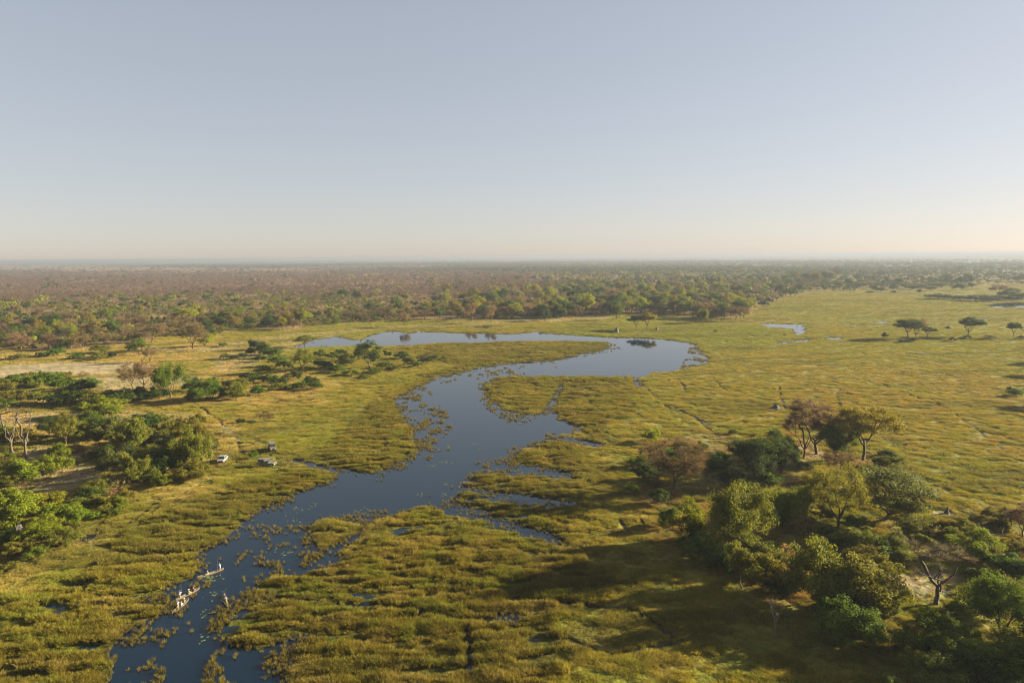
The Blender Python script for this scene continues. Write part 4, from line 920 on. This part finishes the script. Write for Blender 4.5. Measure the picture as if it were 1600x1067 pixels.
def bm_tube(bm, pts, r, n=8, r1=None):
    r1 = r if r1 is None else r1; rings = []
    for k, p in enumerate(pts):
        p = Vector(p); d = (Vector(pts[min(k + 1, len(pts) - 1)]) - Vector(pts[max(k - 1, 0)])).normalized()
        s = d.cross(Vector((0, 0, 1)) if abs(d.z) < .9 else Vector((1, 0, 0))).normalized(); w = d.cross(s)
        rr = r + (r1 - r) * k / max(1, len(pts) - 1)
        rings.append([bm.verts.new(p + (s * math.cos(t) + w * math.sin(t)) * rr) for t in (2 * math.pi * i / n for i in range(n))])
    for a, b in zip(rings, rings[1:]):
        for i in range(n): bm.faces.new((a[i], a[(i + 1) % n], b[(i + 1) % n], b[i]))
    bm.faces.new(rings[0][::-1]); bm.faces.new(rings[-1])

def part(name, fn, mat, parent, bevel=0.0, smooth=False, loc=(0, 0, 0)):
    bm = bmesh.new(); fn(bm)
    bmesh.ops.recalc_face_normals(bm, faces=bm.faces)
    if bevel: bmesh.ops.bevel(bm, geom=list(bm.edges), offset=bevel, segments=2, affect='EDGES', clamp_overlap=True)
    me = bpy.data.meshes.new(name); bm.to_mesh(me); bm.free()
    me.materials.append(mat)
    if smooth: me.polygons.foreach_set('use_smooth', np.ones(len(me.polygons), bool))
    o = link(name, me, parent); o.location = loc; return o

MP = dict(white=plain_material('white_paint', (.21, .21, .21), .35, 0, .04), khaki=plain_material('khaki_paint', (.11, .098, .08), .45, 0, .08), canvas=plain_material('tan_canvas', (.10, .085, .062), .85, 0, .12), glass=plain_material('dark_glass', (.02, .025, .03), .06, 0, .1),
 tyre=plain_material('rubber', (.02, .02, .02), .85), rim=plain_material('steel_rim', (.45, .45, .45), .4, .7, .1), seat=plain_material('seat_vinyl', (.05, .045, .035), .6), black=plain_material('black_steel', (.02, .02, .02), .5), lamp=plain_material('lamp_lens', (.75, .75, .7), .15, 0, .05),
 wood=plain_material('weathered_wood', (.085, .058, .036), .8, 0, .25, 3.0), woodin=plain_material('canoe_inside', (.20, .14, .085), .85, 0, .25, 3.0), darkwood=plain_material('dark_wet_wood', (.05, .04, .032), .6, 0, .25, 3.0), pole=plain_material('pole_wood', (.12, .09, .06), .8), mound=plain_material('termite_earth', (.075, .066, .058), .95, 0, .3, 1.2), moundd=plain_material('dark_termite_earth', (.06, .054, .05), .95, 0, .3, 1.2),
 skin=plain_material('brown_skin', (.09, .05, .032), .55, 0, .08), skinl=plain_material('light_skin', (.30, .18, .125), .55, 0, .06), shirtw=plain_material('white_shirt', (.42, .42, .42), .8, 0, .05), shirtn=plain_material('navy_shirt', (.035, .03, .07), .8), shirtk=plain_material('khaki_shirt', (.22, .18, .12), .8), shirtt=plain_material('cream_shirt', (.34, .27, .19), .8), trous=plain_material('dark_trousers', (.05, .05, .055), .8), trousk=plain_material('khaki_trousers', (.26, .21, .14), .8), hair=plain_material('black_hair', (.012, .01, .009), .6), hat=plain_material('straw_hat', (.36, .29, .18), .85), eye=plain_material('eye', (.03, .02, .015), .2))

def wheel(parent, x, y, r=.40, w=.26):
    e = part('wheel', lambda bm: bm_tube(bm, [(0, -w / 2 - .012, 0), (0, w / 2 + .012, 0)], r * .28, 12), MP['rim'], parent, loc=(x, y, r))
    def ty(bm):
        n = 20; prof = [(r * .60, -w / 2), (r * .93, -w / 2), (r, -w * .34), (r, w * .34), (r * .93, w / 2), (r * .60, w / 2)]
        rings = [[bm.verts.new((q * math.cos(t), yy, q * math.sin(t))) for q, yy in prof] for t in (2 * math.pi * i / n for i in range(n))]
        for i in range(n):
            a, b = rings[i], rings[(i + 1) % n]
            for k in range(len(prof)): bm.faces.new((a[k], a[(k + 1) % len(prof)], b[(k + 1) % len(prof)], b[k]))
    part('tyre', ty, MP['tyre'], e, smooth=False)
    part('rim', lambda bm: bm_tube(bm, [(0, -w * .42, 0), (0, w * .42, 0)], r * .61, 16), MP['rim'], e)
    return e

def safari_truck(u, v, heading, paint, label):
    x, y = unproj(u, v, .3); z = float(fields(np.array([x]), np.array([y]))['z'][0])
    root = empty('safari_truck', (x, y, z + .12), heading); tag(root, label, 'safari vehicle', 'open safari trucks at the landing')
    prof = [(-2.45, .62), (-2.45, 1.22), (.55, 1.22), (.60, 1.12), (1.0, 1.12), (2.10, 1.06), (2.28, .98), (2.34, .60), (1.98, .60), (1.86, .92), (1.36, .92), (1.22, .50), (-.95, .50), (-1.10, .92), (-1.62, .92), (-1.76, .56)]
    part('body', lambda bm: bm_prism(bm, prof, -.92, .92), paint, root, .03)
    part('floor_pan', lambda bm: bm_box(bm, -2.2, 2.1, -.62, .62, .42, .58), MP['black'], root)
    part('grille', lambda bm: bm_box(bm, 2.345, 2.385, -.45, .45, .68, .92), MP['black'], root)
    part('bumper', lambda bm: (bm_box(bm, 2.36, 2.50, -.95, .95, .48, .64)), MP['black'], root, .02)
    for sy in (-1, 1): part('headlight', lambda bm: bm_tube(bm, [(2.335, sy * .66, .80), (2.40, sy * .66, .80)], .12, 12), MP['lamp'], root)
    part('windscreen', lambda bm: (bm_prism(bm, [(.62, 1.225), (.66, 1.225), (.40, 1.80), (.36, 1.80)], -.84, .84)), MP['glass'], root)
    for px_ in (-2.38, -.9, .38):
        for sy in (-.86, .86): part('post', lambda bm: bm_tube(bm, [(px_, sy, 1.20), (px_, sy, 2.16)], .035, 6), MP['black'], root)
    part('canopy', lambda bm: bm_prism(bm, [(-2.62, 2.165), (.75, 2.165), (.75, 2.20), (-.9, 2.27), (-2.62, 2.20)], -.98, .98), MP['canvas'], root, .01)
    for i, sx in enumerate((-2.0, -1.15, -.25)):
        zz = 1.34 + .10 * (2 - i)
        s_ = part('seat', lambda bm: bm_box(bm, sx - .22, sx + .24, -.76, .76, zz - .12, zz + .04), MP['seat'], root, .02)
        part('backrest', lambda bm: bm_prism(bm, [(sx - .30, zz + .02), (sx - .22, zz + .02), (sx - .32, zz + .50), (sx - .40, zz + .50)], -.74, .74), MP['canvas'], s_, .015)
    for wx in (-1.36, 1.61):
        for sy in (-.80, .80): wheel(root, wx, sy, .42, .25)
    return root

safari_truck(418, 729, math.radians(-4), MP['khaki'], 'khaki open safari truck with flat canopy parked side-on at the water inlet')
safari_truck(425.5, 705, math.radians(-62), MP['khaki'], 'brownish open safari truck with tilted-looking canopy parked end-on beyond the side-on one')

def white_vehicle(u, v, heading):
    x, y = unproj(u, v, .3); z = float(fields(np.array([x]), np.array([y]))['z'][0])
    root = empty('off_road_vehicle', (x, y, z + .10), heading); tag(root, 'white double cab off-road vehicle parked beside the short dead tree stump', 'off-road vehicle')
    prof = [(-2.40, .62), (-2.42, 1.10), (-1.30, 1.14), (-1.18, 1.76), (-.98, 1.82), (.30, 1.82), (.50, 1.76), (1.12, 1.16), (2.12, 1.04), (2.30, .92), (2.34, .56), (2.02, .52), (1.90, .92), (1.36, .92), (1.22, .46), (-.98, .46), (-1.12, .92), (-1.68, .92), (-1.82, .52)]
    part('body', lambda bm: bm_prism(bm, prof, -.92, .92, .12), MP['white'], root, .035)
    part('windscreen', lambda bm: bm_prism(bm, [(.535, 1.735), (.56, 1.745), (1.13, 1.20), (1.10, 1.185)], -.74, .74), MP['glass'], root)
    part('rear_window', lambda bm: bm_prism(bm, [(-1.335, 1.24), (-1.31, 1.24), (-1.235, 1.70), (-1.26, 1.70)], -.70, .70), MP['glass'], root)
    for sy in (-1, 1):
        for x0, x1 in ((-1.06, -.32), (-.22, .46)):
            def w(bm):
                q = [(x0, 1.24), (x1 + (.30 if x1 > 0 else 0), 1.24), (x1, 1.68), (x0 + .02, 1.68)]
                a = [bm.verts.new((xx, sy * (.925 if zz < 1.3 else .815) , zz)) for xx, zz in q]; b = [bm.verts.new((xx, sy * (.90 if zz < 1.3 else .79), zz)) for xx, zz in q]
                bm.faces.new(a); bm.faces.new(b[::-1])
                for i in range(4): bm.faces.new((a[i], b[i], b[(i + 1) % 4], a[(i + 1) % 4]))
            part('window', w, MP['glass'], root)
        part('headlight', lambda bm: bm_box(bm, 2.24, 2.33, sy * .72 - .14, sy * .72 + .14, .78, .93), MP['lamp'], root)
        part('mirror', lambda bm: bm_box(bm, .82, .94, sy * 1.02 - .08, sy * 1.02 + .08, 1.18, 1.36), MP['black'], root, .02)
    part('load_bed', lambda bm: bm_box(bm, -2.32, -1.40, -.78, .78, 1.135, 1.16), MP['black'], root)
    part('bumper', lambda bm: bm_box(bm, 2.30, 2.46, -.9, .9, .42, .62), MP['black'], root, .03)
    part('grille', lambda bm: bm_box(bm, 2.31, 2.355, -.52, .52, .66, .88), MP['black'], root)
    part('chassis', lambda bm: bm_box(bm, -2.2, 2.1, -.6, .6, .38, .50), MP['black'], root)
    for wx in (-1.40, 1.63):
        for sy in (-.80, .80): wheel(root, wx, sy, .39, .25)
white_vehicle(348, 723, math.radians(276))

# canoes and the people in them
def canoe(p0, p1, mat, label):
    a = np.array(unproj(*p0, .15)); b = np.array(unproj(*p1, .15)); c = (a + b) / 2; d = b - a; L = min(max(np.hypot(*d), 5.2), 6.4)
    root = empty('canoe', (c[0], c[1], 0), math.atan2(d[1], d[0])); tag(root, label, 'canoe', 'dugout canoes on the channel')
    def hull(bm):
        n = 18; rings = []
        for i in range(n + 1):
            t = -1 + 2 * i / n; w = .33 * (1 - abs(t) ** 2.6) ** .7 + .015; top = .24 + .20 * abs(t) ** 3; bot = -.16 + .24 * abs(t) ** 4
            outer = [(-w, top), (-w * .96, (top + bot) / 2), (-w * .55, bot), (w * .55, bot), (w * .96, (top + bot) / 2), (w, top)]
            iw = max(w - .04, .005); ib = bot + .07
            inner = [(iw, top), (iw * .5, min(ib, top - .01)), (-iw * .5, min(ib, top - .01)), (-iw, top)]
            rings.append([bm.verts.new((t * L / 2, yy, zz)) for yy, zz in outer + inner])
        m = len(rings[0])
        for r0, r1 in zip(rings, rings[1:]):
            for k in range(m): bm.faces.new((r0[k], r0[(k + 1) % m], r1[(k + 1) % m], r1[k]))
        bm.faces.new(rings[0]); bm.faces.new(rings[-1][::-1])
    part('hull', hull, mat, root)
    part('floor_board', lambda bm: bm_box(bm, -L * .36, L * .36, -.13, .13, -.085, -.06), MP['woodin'], root)
    for sx in (-.12, .14): part('seat', lambda bm: bm_box(bm, L * sx - .14, L * sx + .14, -.24, .24, .05, .09), MP['woodin'], root)
    return root, L

def person_mesh(pose, skin, shirt, trousers):
    """one continuous skinned figure; faces +X"""
    V, E, Rr, Lb = [], [], [], []
    def add(p, r, par, lab):
        V.append(Vector(p)); Rr.append(r); Lb.append(lab)
        if par is not None: E.append((par, len(V) - 1))
        return len(V) - 1
    st = pose == 'stand'
    hz = .93 if st else .20
    pel = add((0, 0, hz), (.15, .12), None, 2)
    wa = add((.0, 0, hz + .17), (.125, .10), pel, 1); ch = add((.03, 0, hz + .36), (.155, .115), wa, 1); nk0 = add((.03, 0, hz + .50), (.10, .08), ch, 1)
    nk = add((.045, 0, hz + .57), (.05, .05), nk0, 0); hd = add((.06, 0, hz + .66), (.075, .085), nk, 0); add((.065, 0, hz + .77), (.075, .085), hd, 0)
    add((.155, 0, hz + .665), (.016, .016), hd, 0)
    for s in (-1, 1):
        sh = add((.02, s * .17, hz + .47), (.065, .065), ch, 1)
        if st: el, hn = ((.26, s * .20, hz + .42 if s > 0 else hz + .26), (.42, s * .05, hz + .62 if s > 0 else hz + .22))
        else: el, hn = ((.14, s * .24, hz + .24), (.36, s * .13, hz + .22))
        e_ = add(el, (.043, .043), sh, 1); w_ = add(tuple(Vector(el).lerp(Vector(hn), .92)), (.028, .028), e_, 0)
        dr = (Vector(hn) - Vector(el)).normalized(); pm = Vector(hn) + dr * .03
        pa = add(pm, (.036, .02), w_, 0)
        sd = dr.cross(Vector((0, 0, 1))).normalized(); up = sd.cross(dr)
        for q, ln in ((-.028, .062), (-.010, .074), (.010, .078), (.028, .070)):
            f1 = add(pm + dr * .055 + sd * q, (.0095, .0095), pa, 0); add(pm + dr * (.055 + ln * .6) + sd * q - up * ln * .55, (.0085, .0085), f1, 0)
        t1 = add(pm + dr * .015 - sd * s * .042, (.011, .011), pa, 0); add(pm + dr * .05 - sd * s * .055 - up * .03, (.0095, .0095), t1, 0)
        hp = add((0, s * .095, hz - .05), (.095, .095), pel, 2)
        if st: kn, an, to = (.05 * s + .03, s * .12, .49), (.10 * s - .02, s * .13, .09), (.10 * s + .15, s * .145, .035)
        else: kn, an, to = (.40, s * .14, hz + .16), (.66, s * .13, .06), (.78, s * .14, .10)
        k_ = add(kn, (.062, .062), hp, 2); a_ = add(an, (.042, .042), k_, 2); add(to, (.036, .03), a_, 3)
    me = bpy.data.meshes.new('person'); me.from_pydata(V, E, [])
    tmp = bpy.data.objects.new('person_source', me); COL.objects.link(tmp)
    sm = tmp.modifiers.new('skin', 'SKIN'); sm.use_smooth_shade = True
    for i, sv in enumerate(me.skin_vertices[0].data): sv.radius = Rr[i]; sv.use_root = i == 0
    sb = tmp.modifiers.new('sub', 'SUBSURF'); sb.levels = 1; sb.render_levels = 1
    dg = bpy.context.evaluated_depsgraph_get(); out = bpy.data.meshes.new_from_object(tmp.evaluated_get(dg))
    bpy.data.objects.remove(tmp); bpy.data.meshes.remove(me)
    out.materials.clear()
    for m in (skin, shirt, trousers, MP['black']): out.materials.append(m)
    A = np.array([V[a] for a, b in E]); B = np.array([V[b] for a, b in E]); lab = np.array([Lb[b] for a, b in E])
    for p in out.polygons:
        c = np.array(p.center); t = np.clip(((c - A) * (B - A)).sum(1) / ((B - A) ** 2).sum(1), 0, 1)
        p.material_index = int(lab[np.argmin(np.linalg.norm(c - A - (B - A) * t[:, None], axis=1))])
    out.name = 'person'; return out

def person(root, L, xf, pose, skin, shirt, trousers, label, hat=False, turn=0.0, yoff=0.0):
    me = person_mesh(pose, MP[skin], MP[shirt], MP[trousers])
    z0 = -.055 if pose == 'stand' else -.02
    rz = root.rotation_euler.z
    loc = root.location + Vector((math.cos(rz) * L * xf - math.sin(rz) * yoff, math.sin(rz) * L * xf + math.cos(rz) * yoff, z0))
    o = link('person', me); o.location = loc; o.rotation_euler = (0, 0, rz + turn); tag(o, label, 'person', 'people in the canoes')
    hz = .93 if pose == 'stand' else .20
    def cap(bm):
        bmesh.ops.create_uvsphere(bm, u_segments=12, v_segments=8, radius=.105)
        for v_ in list(bm.verts):
            if v_.co.z < -.01: bm.verts.remove(v_)
        if hat: bm_tube(bm, [(0, 0, -.012), (0, 0, .006)], .19, 14)
    part('hat' if hat else 'hair', cap, MP['hat' if hat else 'hair'], o, loc=(.055, 0, hz + .765), smooth=not hat)
    for s in (-1, 1): part('eye', lambda bm: bmesh.ops.create_uvsphere(bm, u_segments=6, v_segments=4, radius=.012), MP['eye'], o, loc=(.138, s * .032, hz + .70))
    if pose == 'stand':
        c, sn = math.cos(rz + turn), math.sin(rz + turn); hx = .47
        def pl(bm): bm_tube(bm, [(.02, -.09, -1.0), (0, 0, 1.2), (-.04, .07, 2.7)], .019, 6, .014)
        p = part('pole', pl, MP['pole'], None); p.location = loc + Vector((c * hx, sn * hx, .0)); p.rotation_euler = (0, 0, rz + turn)
        tag(p, 'long wooden punting pole held by the ' + label.split(' standing')[0].replace('person', 'poler'), 'pole', 'punting poles')
    return o
c1, L1 = canoe((310, 902), (347.5, 889), MP['wood'], 'long wooden canoe with one passenger, topmost on the channel')
person(c1, L1, .36, 'stand', 'skin', 'shirtw', 'shirtw', 'person all in white standing at the end of the topmost canoe', turn=math.pi)
person(c1, L1, -.10, 'sit', 'skinl', 'shirtt', 'trousk', 'person in cream shirt seated alone in the topmost canoe', turn=math.pi)
c2, L2 = canoe((277, 936.5), (310.5, 919), MP['wood'], 'pale wooden canoe with two passengers, close against the smaller canoe')
person(c2, L2, -.34, 'stand', 'skin', 'shirtw', 'trousk', 'person in white shirt standing at the stern of the pale canoe')
person(c2, L2, .02, 'sit', 'skinl', 'shirtt', 'trousk', 'person in straw hat seated in the middle of the pale canoe', hat=True)
person(c2, L2, .20, 'sit', 'skinl', 'shirtn', 'trous', 'person in navy top seated at the bow of the pale canoe')
c3, L3 = canoe((272.5, 955), (292, 937.5), MP['wood'], 'wooden canoe lying just below the pale canoe beside the reeds')
person(c3, L3, -.18, 'stand', 'skin', 'shirtw', 'trousk', 'person in white top standing in the canoe just below the pale one')
person(c3, L3, .02, 'sit', 'skinl', 'shirtw', 'trousk', 'person in white shirt seated in the canoe just below the pale one')
person(c3, L3, .20, 'sit', 'skinl', 'shirtk', 'trous', 'person in khaki hat seated at the bow of the canoe beside the reeds', hat=True)
c4, L4 = canoe((354, 946), (350, 929), MP['darkwood'], 'dark canoe seen end-on, out in open water')
person(c4, L4, -.34, 'stand', 'skin', 'shirtk', 'trousk', 'person in khaki standing at the near end of the dark canoe')
person(c4, L4, -.02, 'sit', 'skinl', 'shirtw', 'trous', 'person in white seated in the middle of the dark canoe')
person(c4, L4, .18, 'sit', 'skinl', 'shirtn', 'trous', 'person in navy seated at the far end of the dark canoe')

# termite mounds, fallen wood
def mound(u, v, wpx, hpx, mat, label):
    x, y = unproj(u, v, .2); d = depth_at(x, y) / FPX; w, h = wpx * d, hpx * d; z = float(fields(np.array([x]), np.array([y]))['z'][0])
    rng = np.random.default_rng(int(u)); V, Fc = [], []; n, m = 18, 10
    for i in range(m):
        t = i / (m - 1); r = (1 - t) ** .8 * .5 + .04
        for k in range(n):
            a = k * 2 * math.pi / n; q = r * (1 + .28 * (float(vnoise(math.cos(a) * 2 + 9, math.sin(a) * 2 + t * 4, int(u))) - .5) * 2)
            V.append((math.cos(a) * q * w + .12 * w * t, math.sin(a) * q * w, -.25 + t * (h + .25) * (1 + .1 * math.sin(3 * a))))
    for i in range(m - 1):
        for k in range(n): Fc.append((i * n + k, i * n + (k + 1) % n, (i + 1) * n + (k + 1) % n, (i + 1) * n + k))
    V.append((.12 * w, 0, h * 1.02)); tri = [((m - 1) * n + k, (m - 1) * n + (k + 1) % n, len(V) - 1) for k in range(n)]
    o = link('termite_mound', np_mesh('termite_mound', V, [tri, Fc], [mat], smooth=True)); o.location = (x, y, z); tag(o, label, 'termite mound')
mound(29, 832, 12, 20, MP['mound'], 'grey pointed termite mound among the bright green bushes')
mound(963, 520, 9, 8, MP['moundd'], 'dark termite mound on the grass behind the pond')
mound(1211, 640, 17, 7, MP['moundd'], 'dark low termite mound on the plain above the grove')
mound(1481, 514, 12, 4, MP['moundd'], 'flat dark termite mound between the plain trees')
mound(1026, 516, 6, 4, MP['moundd'], 'tiny dark termite mound beside the yellowish flat-crowned tree')
mound(1479, 803, 8, 10, MP['moundd'], 'dark upright termite mound on the pale sand at the plain edge')

def fallen(u, v, lpx, ang, tint, label, seed, r=.16, branches=5, lift=.25):
    x, y = unproj(u, v, .2); L = lpx * depth_at(x, y) / FPX; z = max(0, float(fields(np.array([x]), np.array([y]))['z'][0]))
    rng = np.random.default_rng(seed); P = [np.array([-L / 2, 0, .1])]; par = [-1]; rad = [r]
    for k in range(1, 7):
        P.append(np.array([-L / 2 + L * k / 6, rng.normal() * L * .03, .12 + .03 * k * lift])); par.append(len(P) - 2); rad.append(r * (1 - .11 * k))
    for b in range(branches):
        j = rng.integers(2, 6); p = P[j]; prev = int(j); d = np.array([.6, rng.normal() * .8, lift * (1 + rng.random() * 2)]); d /= np.linalg.norm(d)
        for k in range(3):
            p = p + d * L * .10 + rng.normal(size=3) * L * .018; P.append(p); par.append(prev); prev = len(P) - 1; rad.append(r * .38 * (1 - k * .25))
    v_, f_ = tubes(P, par, rad)
    o = link('fallen_branch', np_mesh('fallen_branch', v_, [f_], [M_BARK], smooth=True)); o.location = (x, y, z); o.rotation_euler = (0, 0, ang); o.color = (*TINT[tint], 1); tag(o, label, 'fallen branch')
fallen(48, 710, 46, .05, 'white', 'pale fallen trunk on the tan grass at the feet of the dead trees', 1, .30, 5, .2)
fallen(262, 679, 24, .5, 'brown', 'dark fallen log leaning inside the thicket', 2, .35, 2, .8)
fallen(1042, 878, 22, .2, 'white', 'white tangled branch in the shaded marsh beside the dark bushes', 3, .12, 8, .7)
fallen(1112, 776, 32, 2.3, 'tan', 'pale arching branches in the shade behind the bright green tree', 4, .14, 9, 1.5)
fallen(1256, 806, 40, .1, 'brown', 'brown fallen log on the grove floor below the bright-topped tree', 5, .22, 3, .2)
fallen(1247, 698, 20, .1, 'white', 'small bleached branch on sand under the gnarled dark leafless tree', 6, .15, 3, .3)
fallen(1545, 838, 60, -.1, 'tan', 'long fallen branch on the plain near the frame edge', 7, .15, 5, .25)
fallen(331, 956, 11, .45, 'tan', 'short pale log floating in the channel below the canoes', 8, .09, 0, 0)
fallen(1300, 945, 26, 2.0, 'tan', 'leaning dead branch in front of the tall olive thicket tree', 9, .16, 4, 1.2)
fallen(1105, 855, 16, 1.2, 'white', 'bleached branch stub at the foot of the biggest olive tree', 10, .12, 3, .8)
fallen(12, 562, 20, .3, 'white', 'bleached fallen tree at the far left woodland edge', 11, .3, 5, .6)

# water lilies
def lilies():
    n = 9; V = [(0, 0, 0)] + [(math.cos(t) * .5, math.sin(t) * .5, .01) for t in (.25 + i * (2 * math.pi - .5) / n for i in range(n + 1))]
    me = np_mesh('lily_pad', V, [[(0, i, i + 1) for i in range(1, n + 1)]], [leaf_material('lily_leaf', 'inst', .1, False)])
    rng = np.random.default_rng(5); P = []
    for u, v, ru, rv, c in ((700, 735, 60, 26, 90), (655, 770, 40, 12, 40), (450, 830, 40, 30, 60), (330, 905, 14, 3, 70), (545, 798, 30, 6, 40), (440, 860, 24, 14, 40), (740, 700, 40, 16, 40), (745, 600, 14, 5, 30), (300, 985, 40, 40, 40), (335, 925, 16, 10, 20), (1100, 560, 20, 14, 60), (470, 790, 30, 8, 30)):
        for cl in range(max(2, c // 14)):
            cu, cv = u + rng.normal() * ru * .6, v + rng.normal() * rv * .6; x, y = unproj(cu, cv)
            for k in range(8): P.append((x + rng.normal() * .9, y + rng.normal() * .9, .012 + .0008 * (len(P) % 9)))
    P = np.array(P); F = fields(P[:, 0], P[:, 1]); P = P[F['sw'] > .6]; n = len(P); s = .2 + .3 * rng.random(n)
    scatter('water_lilies', [me], P, rng.random(n) * 6.28, np.stack([s, s, s], 1), np.array([[.10, .12, .04]]) * (.6 + .8 * rng.random((n, 1))), np.zeros(n))
lilies()

print('unique tris', sum(len(m.polygons) * 2 for m in bpy.data.meshes))
